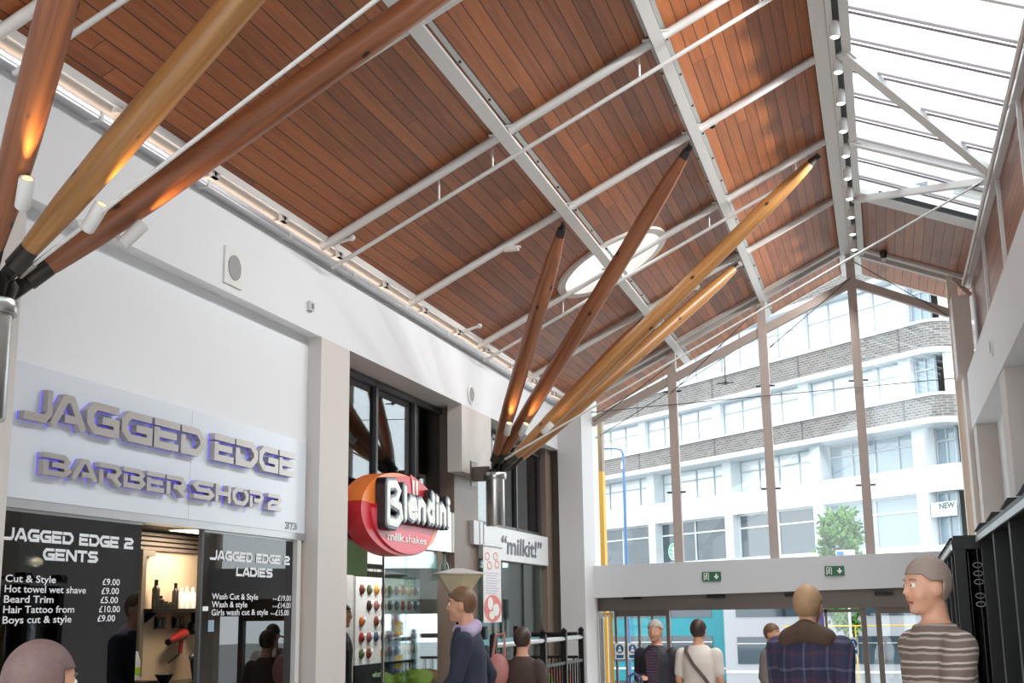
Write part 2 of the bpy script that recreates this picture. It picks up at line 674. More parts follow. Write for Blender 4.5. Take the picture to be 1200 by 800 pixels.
# left slope, with a round opening cut through the boarding
def holed_slope(name, x0, x1, y0, y1, cx, cy, rad, half, thick, material):
    ca = math.cos(math.atan(.502))
    xs_, ys_ = [x0, cx - half * ca, cx + half * ca, x1], [y0, cy - half, cy + half, y1]
    n = 64
    mb = MB()
    cx0 = cx
    sh_ = -thick * ca * math.sin(math.atan(.502))
    for up in (0.0, thick):
        pt = lambda x, y: (x, y, roofl(x) + up)
        cx = cx0 + (sh_ if up else 0.0)
        xs_ = [x0, cx - half * ca, cx + half * ca, x1]
        for i in range(3):
            for j in range(3):
                if i == 1 and j == 1:
                    continue
                a, b, c, d = xs_[i], xs_[i + 1], ys_[j], ys_[j + 1]
                mb.add([pt(a, c), pt(b, c), pt(b, d), pt(a, d)], [(0, 1, 2, 3)])
        ring, sq = [], []
        for k in range(n):
            t = 2 * math.pi * k / n + math.pi / 4
            c, q = math.cos(t), math.sin(t)
            m_ = max(abs(c), abs(q))
            ring.append(pt(cx + rad * c * ca, cy + rad * q))
            sq.append(pt(cx + half * c / m_ * ca, cy + half * q / m_))
        mb.add(ring + sq, [(k, (k + 1) % n, n + (k + 1) % n, n + k) for k in range(n)])
    lo_, hi_ = [], []
    for k in range(n):
        t = 2 * math.pi * k / n
        x, y = cx0 + rad * math.cos(t) * ca, cy + rad * math.sin(t)
        lo_.append((x, y, roofl(x)))
        hi_.append((x + sh_, y, roofl(x + sh_) + thick))
    mb.add(lo_ + hi_, [(k, (k + 1) % n, n + (k + 1) % n, n + k) for k in range(n)])
    for a, b in (((x0, y0), (x1, y0)), ((x1, y0), (x1, y1)), ((x1, y1), (x0, y1)), ((x0, y1), (x0, y0))):
        mb.add([(a[0], a[1], roofl(a[0])), (b[0], b[1], roofl(b[0])), (b[0], b[1], roofl(b[0]) + thick), (a[0], a[1], roofl(a[0]) + thick)], [(0, 1, 2, 3)])
    return struct(mb.build(name, material, recalc=False))


holed_slope('ceiling_left', -4.1, -.26, 1.2, YE, -2.60, 13.02, .606, .80, .25, BOARD_L)
slab('ceiling_right', [(.0, 15.02, roofr(.0)), (1.42, 15.02, roofr(1.42)), (1.42, YE, roofr(1.42)), (.0, YE, roofr(.0))], .25, BOARD_R)
# ridge beam between both slopes
struct(MB().box((-.27, YB, 6.40), (-.14, 17.6, 6.62)).box((-.03, YB, 6.36), (.05, 17.6, 6.62)).build('beam_ridge', WHITE_STEEL))
struct(MB().box((-.14, YB, 6.50), (-.03, YE, 6.66)).build('trim_ridge', DARK_FRAME))
struct(MB().box((-.29, 17.6, 6.42), (.05, YE, 6.68)).build('trim_ridge_end', WHITE_STEEL))

# right upper wall of timber
struct(box('wall_right_upper', (1.40, YB, 4.3), (1.6, 17.6, 5.98), BOARD_V))
struct(MB().box((1.20, YB, 3.78), (1.62, 16.85, 4.5)).build('wall_right_fascia', WHITE))
struct(box('wall_right', (1.45, YB, -.35), (1.65, 17.6, 3.78), WHITE))
k = 1
for y in (4.6, 8.55, 12.45, 16.35):
    struct(box('pillar_right_%d' % k, (1.215, y, -.3), (1.45, y + .57, 3.78), TAUPE))
    k += 1
# eave beam and gutter on the right
struct(MB().box((1.33, YB, 5.80), (1.40, 17.6, 5.95)).build('trim_eave_right', WHITE_STEEL))

# left wall: fascia, pillars, recessed wall over the barber
struct(MB().box((-5.2, YB, 3.78), (-4.2, 16.95, 4.40)).build('wall_left_fascia', WHITE))
struct(MB().box((-4.6, YB, 4.40), (-4.30, 17.6, 4.75)).build('wall_left_upper', WHITE))
struct(box('pillar_left_1', (-4.7, 4.87, 0), (-4.2, 5.41, 3.78), TAUPE))
struct(box('pillar_left_2', (-4.7, 9.105, 0), (-4.2, 9.671, 3.78), TAUPE))
struct(box('wall_left', (-4.6, YB, 0), (-4.32, 4.87, 3.78), WHITE))
struct(box('wall_left_over_barber', (-4.5, 5.44, 2.21), (-4.315, 9.105, 3.78), WHITE))
struct(MB().box((-4.2, 16.85, -.35), (-3.86, 17.55, 4.6)).build('pillar_left_3', mat('pale_grey_pillar', srgb(214, 215, 217), 0.55, var=.015)))
# shells of the shop units behind
SHELL = mat('dim_shop_wall', srgb(120, 112, 104), 0.8)
struct(MB().box((-8, 4.6, -.2), (-7.8, 17.8, 4.6)).build('wall_left_back', SHELL))
struct(MB().box((-7.8, 9.12, 0), (-4.7, 9.3, 3.78)).box((-7.8, 17.0, -.3), (-4.25, 17.2, 4.3)).box((-7.8, 4.7, 0), (-4.7, 4.87, 3.78)).build('wall_left_party', SHELL))
struct(MB().box((-7.8, 9.3, 2.70), (-4.62, 17.0, 2.80)).box((-7.8, 4.87, 2.21), (-4.5, 9.12, 2.32)).box((-7.8, 9.3, 3.78), (-5.2, 17.0, 3.9)).build('ceiling_shops', mat('shop_ceiling', srgb(150, 148, 144), 0.8)))
# stone piers beside the milkshake shop
struct(MB().box((-4.75, 12.88, -.2), (-4.36, 13.72, 3.78)).build('pillar_stone_1', STONE))
struct(MB().box((-4.7, 16.62, -.3), (-4.32, 17.0, 3.78)).build('pillar_stone_2', STONE))
struct(MB().box((-4.36, 12.66, 3.06), (-4.2, 13.72, 3.78)).build('pillar_casing', TAUPE))


def upper_windows(name, x, y0, y1, z0, z1, cuts, gl):
    o = MB()
    t = .05
    o.box((x - .05, y0, z1 - t), (x + .03, y1, z1)).box((x - .05, y0, z0), (x + .03, y1, z0 + t))
    for y in [y0] + cuts + [y1 - t]:
        o.box((x - .05, y, z0), (x + .03, y + t, z1))
    f = struct(o.build(name, DARK_FRAME))
    ys = [y0] + cuts + [y1 - t]
    for a, b in zip(ys, ys[1:]):
        box('pane', (x - .012, a + t, z0 + t), (x - .004, b, z1 - t), gl, f)
    return f


upper_windows('window_1', -4.52, 9.671, 13.1, 2.66, 3.76, [10.98, 12.02], SHOP_GLASS)
upper_windows('window_2', -4.42, 13.72, 16.62, 2.58, 3.70, [14.35, 15.42], SHOP_GLASS)
struct(MB().box((-4.62, 13.1, 2.6), (-4.5, 13.3, 3.78)).build('wall_pier_return', STONE))

# ------------------------------------------------------------------ end wall
def sillz(x):
    return 2.209 + (x + 4.06) * .0187


bx = MB()
bx.add([(-3.95, 17.42, sillz(-3.95) - .435), (1.22, 17.42, sillz(1.22) - .445), (1.22, 17.72, sillz(1.22) - .445), (-3.95, 17.72, sillz(-3.95) - .435),
        (-3.95, 17.42, sillz(-3.95)), (1.22, 17.42, sillz(1.22)), (1.22, 17.72, sillz(1.22)), (-3.95, 17.72, sillz(-3.95))],
       [(0, 3, 2, 1), (4, 5, 6, 7), (0, 1, 5, 4), (1, 2, 6, 5), (2, 3, 7, 6), (3, 0, 4, 7)])
struct(bx.build('beam_entrance', GREY_BEAM))
struct(MB().box((-3.95, 17.72, 1.595), (1.22, 17.98, 1.92)).build('beam_door_header', BROWN_HEAD))
struct(MB().box((-4.02, 17.42, -.3), (-3.88, 17.98, 4.6)).build('pillar_entrance_left', WHITE_STEEL))
struct(MB().box((1.09, 17.5, -.3), (1.22, 17.7, 5.98)).build('pillar_entrance_right', mat('cream_render', srgb(222, 208, 192), 0.7)))
struct(MB().box((1.10, 16.95, 4.5), (1.32, 17.45, 5.55)).box((1.16, 16.93, -.3), (1.34, 17.45, 4.5)).build('pillar_right_end', mat('beige_white_casing', srgb(216, 209, 204), .6)))
# mullions, each its own trim
for i, x in enumerate((-2.69, -1.395, -.147)):
    top = roofl(x) - .02 if x < -.2 else 6.42
    struct(MB().box((x - .06, 17.54, sillz(x)), (x + .06, 17.66, top)).build('trim_mullion_%d' % (i + 1), MULLION))
    cl = MB()
    for z in (3.2, 4.62):
        cl.tube([(x - .13, 17.58, z), (x + .13, 17.58, z)], .014, 8)
    struct(cl.build('trim_clamp_%d' % (i + 1), DARK_FRAME))
struct(MB().beam((-3.88, 17.6, 4.24), (-.15, 17.6, 5.99), .10, .11).build('trim_transom_left', MULLION))
struct(MB().beam((-.14, 17.6, 6.0), (1.10, 17.6, 5.46), .10, .11).build('trim_transom_right', MULLION))
# gable edge members under the roof
struct(MB().beam((-4.1, 17.38, roofl(-4.1) - .02), (-.27, 17.38, roofl(-.27) - .02), .14, .04).beam((-4.1, 17.60, roofl(-4.1) - .035), (-.27, 17.60, roofl(-.27) - .035), .10, .07).build('trim_gable_left', mat('grey_beige_steel', srgb(190, 184, 178), .45)))
struct(MB().beam((0, 17.38, roofr(0) - .02), (1.4, 17.38, roofr(1.4) - .02), .14, .04).beam((0, 17.60, roofr(0) - .035), (1.4, 17.60, roofr(1.4) - .035), .10, .07).build('trim_gable_right', bpy.data.materials['grey_beige_steel']))
# outer roof edge
struct(MB().beam((-4.2, YE, roofl(-4.2) + .10), (-.26, YE, roofl(-.26) + .10), .06, .2).build('trim_verge_left', WHITE_STEEL))
struct(MB().beam((0, YE, roofr(0) + .10), (1.45, YE, roofr(1.45) + .10), .06, .2).build('trim_verge_right', WHITE_STEEL))
# glass of the gable, bay by bay
xs = [-3.88, -2.69, -1.395, -.147, 1.09]
for i in range(4):
    a, b = xs[i], xs[i + 1]
    rf = roofl if i < 3 else roofr
    b2 = min(b, -.263) if i == 2 else b
    poly = [(a, sillz(a)), (b, sillz(b)), (b, rf(b2) - .02), (a, rf(a) - .02)]
    struct(MB().prism(poly, (0, 17.60, 0), PX, PZ, PY, -.006, .006).build('window_%d' % (i + 3), CLEAR))

# ------------------------------------------------------------------ entrance doors
DY = 17.86
fr = MB()
for x, wd in ((-2.92, .05), (-.30, .07), (-.11, .07), (.80, .08)):
    fr.box((x - wd / 2, DY - .05, -.3), (x + wd / 2, DY + .05, 1.6))
for a, b in ((-3.66, -2.92), (-.11, .80)):
    fr.box((a, DY - .04, 1.52), (b, DY + .04, 1.6)).box((a, DY - .04, -.3), (b, DY + .04, -.2))
for x in (-3.66, -3.52, -3.33, -3.14):
    fr.box((x - .015, DY - .03, -.3), (x + .015, DY + .03, 1.6))
door1 = struct(fr.build('door_1', BROWN_HEAD))
for i, (a, b) in enumerate(((-3.65, -2.94), (-.28, -.14), (-.08, .76))):
    box('pane', (a, DY - .006, -.2), (b, DY + .006, 1.52), CLEAR, door1)
dots = MB()
for z in (.55, 1.02):
    for k in range(9):
        dots.lathe([(.013, 0), (.013, .002)], (-3.64 + k * .085, DY - .012, z), 10, 'Y')
dots.build('manifestation_dots', WHITE, door1)
leaf = struct(MB().box((-3.86, 17.66, -.3), (-3.80, 17.72, 1.58)).box((-3.73, 17.66, -.3), (-3.70, 17.72, 1.58)).box((-3.8, 17.66, 1.52), (-3.73, 17.72, 1.58)).box((-3.8, 17.66, -.3), (-3.73, 17.72, -.2)).build('door_2', ALU))
box('pane', (-3.8, 17.685, -.2), (-3.73, 17.695, 1.52), CLEAR, leaf)
MB().box((-3.70, 17.64, -.3), (-3.67, 17.70, 1.57)).box((-3.80, 17.64, 1.545), (-3.70, 17.66, 1.57)).build('yellow_edge', YELLOW, leaf)
MB().tube([(-3.83, 17.62, .2), (-3.83, 17.62, 1.5)], .018, 10).build('pull_handle', STEEL, leaf)
# sliding leaf parked in the middle of the opening
leaf2 = struct(MB().box((-.92, 17.80, -.3), (-.88, 17.86, 1.58)).box((-.80, 17.80, -.3), (-.77, 17.86, 1.58)).box((-.88, 17.80, 1.54), (-.30, 17.86, 1.58)).build('door_3', BROWN_HEAD))
box('pane', (-.77, 17.825, -.28), (-.33, 17.835, 1.54), CLEAR, leaf2)


def sensor(px, lab):
    o = MB().box((px - .12, 17.62, 1.755), (px + .12, 17.72, 1.80)).build('door_sensor', BLACK)
    return tag(o, lab, 'sensor', 'door sensors over the entrance')


sensor(-3.38, 'slim black door sensor under the beam, leftmost of four')
sensor(-2.22, 'slim black door sensor under the beam, second from left')
sensor(-1.18, 'slim black door sensor under the beam, third from left')
sensor(-.02, 'slim black door sensor under the beam, rightmost of four')

# barber opening: lining and partition walls
BR = mat('barber_dark_wall', srgb(74, 66, 60), .7)
struct(MB().box((-5.10, 5.44, 0), (-5.0, 7.86, 2.21)).box((-5.10, 8.83, 0), (-5.0, 9.12, 2.21)).build('wall_barber_back', BR))
struct(MB().box((-5.10, 7.86, 0), (-5.0, 8.83, 2.06)).build('wall_barber_nook', CREAM))
sh = MB()
for k in range(5):
    z = 2.06 + k * .034
    sh.prism([(0, 0), (.028, .005), (.028, .026), (0, .032)], (-5.0, 5.44, z), PX, PZ, PY, 0, 3.66)
struct(sh.build('trim_roller_shutter', mat('grey_brown_slats', srgb(128, 116, 106), .5, .3)))
struct(MB().box((-4.40, 5.46, 2.165), (-4.30, 9.10, 2.215)).build('trim_shop_head', ALU))
struct(MB().box((-4.38, 8.955, 0), (-4.30, 9.02, 2.17)).build('trim_shop_jamb', WHITE_STEEL))

# glazed skylight on the right slope
TBAR = mat('white_glazing_bar', srgb(232, 230, 230), .4)


def glazing_bar(y, lab, wd=.05, ht=.04):
    o = MB().beam((.03, y, roofr(.03) + .02), (1.36, y, roofr(1.36) + .02), wd, ht).build('glazing_bar', TBAR)
    MB().beam((.03, y + .045, roofr(.03) - .02), (1.36, y + .045, roofr(1.36) - .02), .012, .02).beam((.03, y - .045, roofr(.03) - .02), (1.36, y - .045, roofr(1.36) - .02), .012, .02).build('gasket', mat('mauve_grey_gasket', srgb(150, 138, 140), .5), o)
    return tag(o, lab, 'glazing bar', 'glazing bars of the roof light')


ordn = ['nearest', 'second nearest', 'third nearest', 'fourth nearest', 'fifth nearest', 'sixth nearest', 'seventh nearest', 'eighth nearest']
ys = [9.95 + .613 * i for i in range(8)]
for i, y in enumerate(ys):
    glazing_bar(y, 'white glazing bar across the bright roof light, %s of the eight in view' % ordn[i])
for y in (9.34, 8.72, 8.1, 7.5, 6.9, 6.3):
    o = MB().beam((.03, y, roofr(.03) + .02), (1.36, y, roofr(1.36) + .02), .05, .04).build('trim_skylight_bar', TBAR)
    struct(o)
gl = MB()
gl.add([(.03, YB, roofr(.03) + .06), (1.40, YB, roofr(1.40) + .06), (1.40, 14.9, roofr(1.40) + .06), (.03, 14.9, roofr(.03) + .06),
        (.03, YB, roofr(.03) + .07), (1.40, YB, roofr(1.40) + .07), (1.40, 14.9, roofr(1.40) + .07), (.03, 14.9, roofr(.03) + .07)],
       [(0, 1, 2, 3), (7, 6, 5, 4), (0, 4, 5, 1), (1, 5, 6, 2), (2, 6, 7, 3), (3, 7, 4, 0)])
struct(gl.build('window_7', ROOF_GLASS))
struct(MB().beam((.03, 14.87, roofr(.03) - .02), (1.38, 14.87, roofr(1.38) - .02), .30, .06).build('trim_skylight_end', WHITE_STEEL))
struct(MB().beam((.03, 15.0, roofr(.03) + .14), (1.42, 15.0, roofr(1.42) + .14), .05, .32).build('trim_skylight_curb', WHITE_STEEL))
struct(MB().beam((.25, 14.66, roofr(.25) - .02), (1.34, 14.66, roofr(1.34) - .02), .05, .05).build('trim_skylight_blind', BLACK))

# ------------------------------------------------------------------ roof steelwork
ROWS = [4.97, 6.95, 8.93, 10.93, 13.05, 15.14]
AX, BXX = -2.61, -1.38


def purlin(x, lab):
    z = roofl(x)
    a = math.atan(.502)
    d = Vector((math.cos(a), 0, math.sin(a)))
    n = Vector((-math.sin(a), 0, math.cos(a)))
    o = MB().beam((x, YB, z - .05), (x, 18.5, z - .05), .095, .10, n).build('roof_purlin', WHITE_STEEL)
    for s in (-.064, .064):
        c = Vector((x, 0, z - .008)) + d * s
        MB().beam((c.x, YB, c.z), (c.x, 18.5, c.z), .034, .012, n).build('edge_flange', mat('zinc_grey_flange', srgb(172, 176, 174), .4, .5), o)
    first = None
    y = 6.8
    while y < 18:
        for s in (-.066, .066):
            c = Vector((x, y + (.2 if s > 0 else 0), z - .016)) + d * s
            if first is None:
                first = b_ = MB().ball((0, 0, 0), .013, 8, 5).build('bolt', DARK_STEEL, o)
            else:
                b_ = first.copy()
                COL.objects.link(b_)
                b_.parent = o
            b_.location = c
        y += .69
    return tag(o, lab, 'purlin', 'long white roof purlins')


purlin(AX, 'white steel purlin running lengthwise through the round roof opening')
purlin(BXX, 'white steel purlin running lengthwise between the round opening and the ridge')
rown = {4.97: 'nearest, at the upper left corner', 6.95: 'hidden mostly behind the long red-brown pole', 8.93: 'nearest the picture centre, a thin conduit beside it', 10.93: 'meeting the tops of the far fan', 13.05: 'crossing the round roof opening', 15.14: 'between the round opening and the glazed gable'}
for y in ROWS:
    o = MB()
    for a, b in ((-4.14, AX - .05), (AX + .05, BXX - .05), (BXX + .05, -.27)):
        o.tube([(a, y, roofl(a) - .05), (b, y, roofl(b) - .05)], .036, 12)
    o = o.build('roof_rafter', WHITE_STEEL, smooth=True)
    for x in (AX, BXX):
        for s in (-1, 1):
            MB().beam((x + s * .06, y - .05, roofl(x + s * .06) - .03), (x + s * .06, y + .05, roofl(x + s * .06) - .03), .09, .012).build('end_plate', WHITE_STEEL, o)
    tag(o, 'white tubular rafter under the boards, ' + rown[y], 'rafter', 'white tubular rafters')
for y, lab in ((5.13, 'thin white conduit hung beside the rafter at the upper left corner'), (9.10, 'thin white conduit hung below the rafter nearest the picture centre'), (13.22, 'thin white conduit hung across the round roof opening')):
    o = MB().tube([(-4.12, y, roofl(-4.12) - .19), (-.5, y, roofl(-.5) - .19)], .018, 10).build('conduit', WHITE_STEEL, smooth=True)
    for x in (-3.2, -2.75, -1.55, -.6):
        MB().tube([(x, y, roofl(x) - .19), (x, y, roofl(x) - .002)], .009, 8).build('hanger', WHITE_STEEL, o)
    tag(o, lab, 'conduit', 'thin conduits under the roof')

OPAL, nt, N, L, b = new_mat('opal_dome')
N.remove(b)
tr_, tl_, mx_ = N.new('ShaderNodeBsdfTransparent'), N.new('ShaderNodeBsdfTranslucent'), N.new('ShaderNodeMixShader')
mx_.inputs[0].default_value = .5
L.new(tr_.outputs[0], mx_.inputs[1])
L.new(tl_.outputs[0], mx_.inputs[2])
L.new(mx_.outputs[0], N['Material Output'].inputs['Surface'])

# round rooflight set in the boarding
a = math.atan(.502)
rl = thing('round_rooflight', 'round white rooflight with a pale rim in the timber ceiling', 'rooflight', (-2.60, 13.02, roofl(-2.60)))
rl.rotation_euler = (0, -a, 0)
ring = MB().lathe([(.60, -.02), (.66, -.02), (.66, .0), (.60, .0)], n=64)
prof = [(.66, .002), (.66, -.03), (.575, -.03), (.575, .26), (.60, .26)]
vs, fs = [], []
n = 64
for r, h in prof:
    for k in range(n):
        t = 2 * math.pi * k / n
        vs.append((r * math.cos(t), r * math.sin(t), h))
for i in range(len(prof) - 1):
    for k in range(n):
        k2 = (k + 1) % n
        fs.append((i * n + k, i * n + k2, (i + 1) * n + k2, (i + 1) * n + k))
MB().add(vs, fs).build('rim', mat('pale_grey_rim', srgb(214, 210, 204), .5), rl, True)
MB().lathe([(.585, .27), (.5, .34), (.3, .40), (.02, .42)], n=48).build('dome', OPAL, rl, True)

# eave on the left: light channel, gutter tube, rail, brackets, stub pipes
lt = thing('light_channel', 'long aluminium light channel with a glowing warm strip along the left eave', 'light', (-4.16, 5, 4.40))


def local(o, mbx):
    l = o.location
    mbx.v = [(p[0] - l.x, p[1] - l.y, p[2] - l.z) for p in mbx.v]
    return mbx


local(lt, MB().box((-4.20, YB, 4.385), (-4.12, 17.3, 4.40)).box((-4.125, YB, 4.40), (-4.115, 17.3, 4.425)).box((-4.20, YB, 4.40), (-4.192, 17.3, 4.46))).build('channel', ALU, lt)
local(lt, MB().box((-4.185, YB, 4.402), (-4.15, 17.3, 4.416)).box((-4.191, YB, 4.425), (-4.184, 17.3, 4.446))).build('led_strip', LED, lt)
y = 4.66
while y < 17:
    local(lt, MB().box((-4.199, y, 4.38), (-4.112, y + .03, 4.43))).build('joint_clip', WHITE_STEEL, lt)
    y += 1.22
o = MB().tube([(-4.17, YB, 4.515), (-4.17, 17.3, 4.515)], .036, 12).build('eave_pipe', WHITE_STEEL, smooth=True)
tag(o, 'white round pipe running along the left eave above the glowing strip', 'pipe')
o = MB().box((-4.13, YB, 4.53), (-4.08, 17.4, 4.56)).box((-4.09, YB, 4.50), (-4.08, 17.4, 4.53)).build('eave_rail', WHITE_STEEL)
tag(o, 'white angle rail at the foot of the left timber slope', 'rail')
bw = 'first second third fourth fifth sixth seventh eighth ninth tenth eleventh twelfth'.split()
y = 6.15
i = 0
while y < 16.9:
    o = MB().box((-4.13, y - .05, 4.465), (-4.105, y + .05, 4.53)).box((-4.2, y - .04, 4.465), (-4.105, y + .04, 4.475)).build('eave_bracket', WHITE_STEEL)
    MB().box((-4.106, y - .012, 4.48), (-4.101, y + .012, 4.515)).build('slot', BLACK, o)
    tag(o, 'small white steel bracket under the left eave, %s from the near end' % bw[i], 'bracket', 'brackets along the left eave')
    y += 1.03
    i += 1
for y, lab in ((6.05, 'short white stub pipe poking up from the near left eave'), (9.0, 'short white stub pipe at the left eave beside the central rafter'), (12.4, 'short white stub pipe at the left eave left of the round opening')):
    o = MB().tube([(-4.12, y, 4.50), (-3.93, y + .06, 4.57)], .016, 10).ball((-3.93, y + .06, 4.57), .028, 10, 7).build('stub_pipe', WHITE_STEEL, smooth=True)
    MB().lathe([(.03, 0), (.03, .03)], (-4.13, y, 4.485), 10).build('collar', WHITE_STEEL, o)
    tag(o, lab, 'pipe')

# battens, downpipe and braces on the right
for y, nm in ((6.95, 'nearest'), (8.93, 'second'), (10.93, 'third'), (13.05, 'fourth'), (15.14, 'fifth')):
    o = MB().box((1.365, y - .04, 4.5), (1.40, y + .04, 5.83)).build('wall_batten', WHITE_STEEL)
    tag(o, 'white upright batten on the timber upper right wall, %s along' % nm, 'batten', 'white battens on the right timber wall')
o = MB().tube([(1.26, 3, 5.70), (1.26, 17.0, 5.70)], .022, 10).build('eave_pipe', WHITE_STEEL, smooth=True)
for y in (8.93, 10.93, 13.05, 15.14, 16.9):
    MB().tube([(1.26, y, 5.70), (1.345, y, 5.82)], .01, 8).build('hanger', WHITE_STEEL, o)
tag(o, 'slim white pipe along the right eave below the roof light', 'pipe')
BR_T = mat('white_brace', srgb(226, 225, 224), .4)
for p, q, lab in (((-.02, 10.75, 6.36), (1.33, 12.95, 5.84), 'white flat diagonal brace under the roof light, the longer falling one'),
                  ((-.02, 15.0, 6.36), (1.33, 13.15, 5.84), 'white diagonal brace under the roof light, just above the small timber panel'),
                  ((-.02, 13.05, 6.38), (1.33, 13.05, 5.86), 'white cross rafter under the roof light between both diagonal braces')):
    o = MB().beam(p, q, .09, .07).build('roof_brace', BR_T)
    pq = [Vector(p), Vector(q)]
    d = (pq[1] - pq[0]).normalized()
    MB().beam(pq[0] - d * .02, pq[0] + d * .12, .13, .02).beam(pq[1] - d * .12, pq[1] + d * .02, .13, .02).build('gusset', WHITE_STEEL, o)
    tag(o, lab, 'brace')
o = MB().beam((1.15, 17.2, 5.84), (1.36, 17.2, 5.60), .06, .05).build('knee_brace', MULLION)
tag(o, 'short taupe knee brace beside the top of the right end casing', 'brace')

# ridge downlights
tr = tag(MB().box((-.135, 1, 6.34), (-.085, 17.5, 6.40)).box((-.125, 1, 6.40), (-.095, 17.5, 6.51)).build('lighting_track', WHITE_STEEL), 'slim white lighting track hung along the ridge', 'lighting track')
DOWNLIGHT = 25
for i in range(13):
    y = 7.9 + .74 * i
    d = thing('downlight', 'small cylindrical downlight on the ridge track, %s from the near end' % (bw + ['thirteenth'])[i], 'light', (-.075, y, 6.32), 0, 'downlights along the ridge')
    MB().lathe([(.02, .06), (.043, .05), (.045, -.08), (.04, -.085)], n=18).build('housing', WHITE_STEEL, d, True)
    MB().lathe([(.036, -.087), (.02, -.095), (.002, -.097)], n=16).build('lens', LAMP_ON, d, True)
    MB().box((-.009, -.012, .04), (.0, .012, .06)).build('arm', DARK_FRAME, d)
    ld = bpy.data.lights.new('beam', 'SPOT')
    ld.energy = DOWNLIGHT
    ld.color = (1.0, .98, .96)
    ld.spot_size = R(120)
    ld.spot_blend = .5
    ld.shadow_soft_size = .04
    lo = bpy.data.objects.new('beam', ld)
    COL.objects.link(lo)
    lo.parent = d
    lo.location = (-.02, 0, -.12)
    lo.rotation_euler = (0, R(38), 0)

# ================================================================== TIMBER POLE FANS
def spot_light(parent, loc, target, power, size=R(36)):
    l = bpy.data.lights.new('lamp', 'SPOT')
    l.energy = power
    l.color = (1.0, 0.55, 0.14)
    l.spot_size = size
    l.spot_blend = 0.9
    l.shadow_soft_size = 0.02
    o = bpy.data.objects.new('lamp', l)
    COL.objects.link(o)
    o.parent = parent
    o.location = loc
    o.rotation_euler = (Vector(target) - Vector(loc)).to_track_quat('-Z', 'Y').to_euler()
    return o


def pole(base, node, material, lab, start=.30, endgap=.10, r=.080):
    base, node = Vector(base), Vector(node)
    d = (node - base).normalized()
    p0 = base + d * start
    L_ = (node - base).length - start - endgap
    e = bpy.data.objects.new('timber_pole', None)
    COL.objects.link(e)
    e.location = p0
    e.rotation_euler = d.to_track_quat('Z', 'Y').to_euler()
    tag(e, lab, 'pole', 'timber poles of the roof fans')
    tp = .75
    MB().tube([(0, 0, .10), (0, 0, .12), (0, 0, tp * .5), (0, 0, tp), (0, 0, L_ * .5), (0, 0, L_ - tp), (0, 0, L_ - tp * .5), (0, 0, L_ - .12), (0, 0, L_ - .10)],
              [.046, .05, r * .86, r, r * 1.02, r, r * .86, .048, .044], 28).build('shaft', material, e, True)
    MB().tube([(0, 0, -.02), (0, 0, .10)], [.05, .048], 20).build('lower_shoe', DARK_STEEL, e, True)
    MB().tube([(0, 0, L_ - .10), (0, 0, L_ - .02)], [.046, .04], 20).build('upper_shoe', DARK_STEEL, e, True)
    MB().box((-.012, -.04, -start), (.012, .04, -.02)).build('base_fin', DARK_STEEL, e)
    MB().box((-.01, -.03, L_ - .02), (.01, .03, L_ + endgap - .06)).build('head_fin', DARK_STEEL, e)
    return e, p0, d


def spotlight(p, d, side, lab, power):
    """small cylinder lamp clamped to a pole, shining up along it"""
    side = Vector(side)
    side = (side - d * side.dot(d)).normalized()
    c = p + side * .135
    e = bpy.data.objects.new('pole_spotlight', None)
    COL.objects.link(e)
    e.location = c
    ax = (d - side * .16).normalized()
    e.rotation_euler = ax.to_track_quat('Z', 'Y').to_euler()
    tag(e, lab, 'spotlight', 'spotlights clamped to the poles')
    MB().tube([(0, 0, -.07), (0, 0, -.06), (0, 0, .075), (0, 0, .08)], [.026, .034, .036, .034], 18).build('housing', WHITE_STEEL, e, True)
    MB().tube([(0, 0, .0795), (0, 0, .0805)], [.026, .02], 16).build('lens', MATS['amber_lens'], e)
    inv = e.rotation_euler.to_matrix().inverted()
    s = inv @ (-side)
    MB().tube([s * .02 + Vector((0, 0, -.04)), s * .054 + Vector((0, 0, -.06))], .011, 8).ball(s * .036 + Vector((0, 0, -.06)), .018, 10, 7).build('clamp', WHITE_STEEL, e, True)
    aim = inv @ ((p + d * .95) - c)
    spot_light(e, (0, 0, .09), aim, power)
    return e


emit('amber_lens', (1.0, .6, .2, 1), .6)


def bracket(y, lab):
    t = thing('pole_bracket', lab, 'bracket', (-3.95, y, 2.5), 0, 'steel capitals carrying the pole fans')
    MB().lathe([(.0, 0.0), (.095, 0), (.10, .01), (.10, .50), (.0, .50)], n=32).build('cylinder', STEEL, t, True)
    MB().lathe([(.118, .50), (.122, .505), (.122, .565), (.118, .57), (.0, .57)], n=32).build('collar', STEEL, t, True)
    MB().lathe([(.05, .57), (.06, .60), (.0, .66)], n=20).build('hub', DARK_STEEL, t, True)
    for a in (-50, -20, 20, 50):
        c, s = math.cos(R(a)), math.sin(R(a))
        MB().prism([(.02, .57), (.10, .57), (.12, .64), (.085, .70), (.02, .66)], (0, 0, 0), (c, s, 0), (0, 0, 1), (-s, c, 0), -.007, .007).build('gusset', DARK_STEEL, t)
    MB().box((-.25, -.05, .49), (-.05, .05, .64)).build('wall_arm', BROWN_HEAD, t)
    MB().box((-.25, -.10, .43), (-.235, .10, .70)).build('wall_plate', BROWN_HEAD, t)
    return t


bracket(4.88, 'steel cylinder capital at the left edge carrying the near poles')
bracket(13.04, 'steel cylinder capital on the stone pier carrying the far poles')
# short pillar top that the near bracket is fixed to is pillar_left_1; the far one sits on the pier casing
B1, B2 = (-3.95, 4.97, 3.13), (-3.95, 13.04, 3.13)


def node(x, y):
    return (x, y, (roofl(x) if x < -.2 else 6.40) - .12)


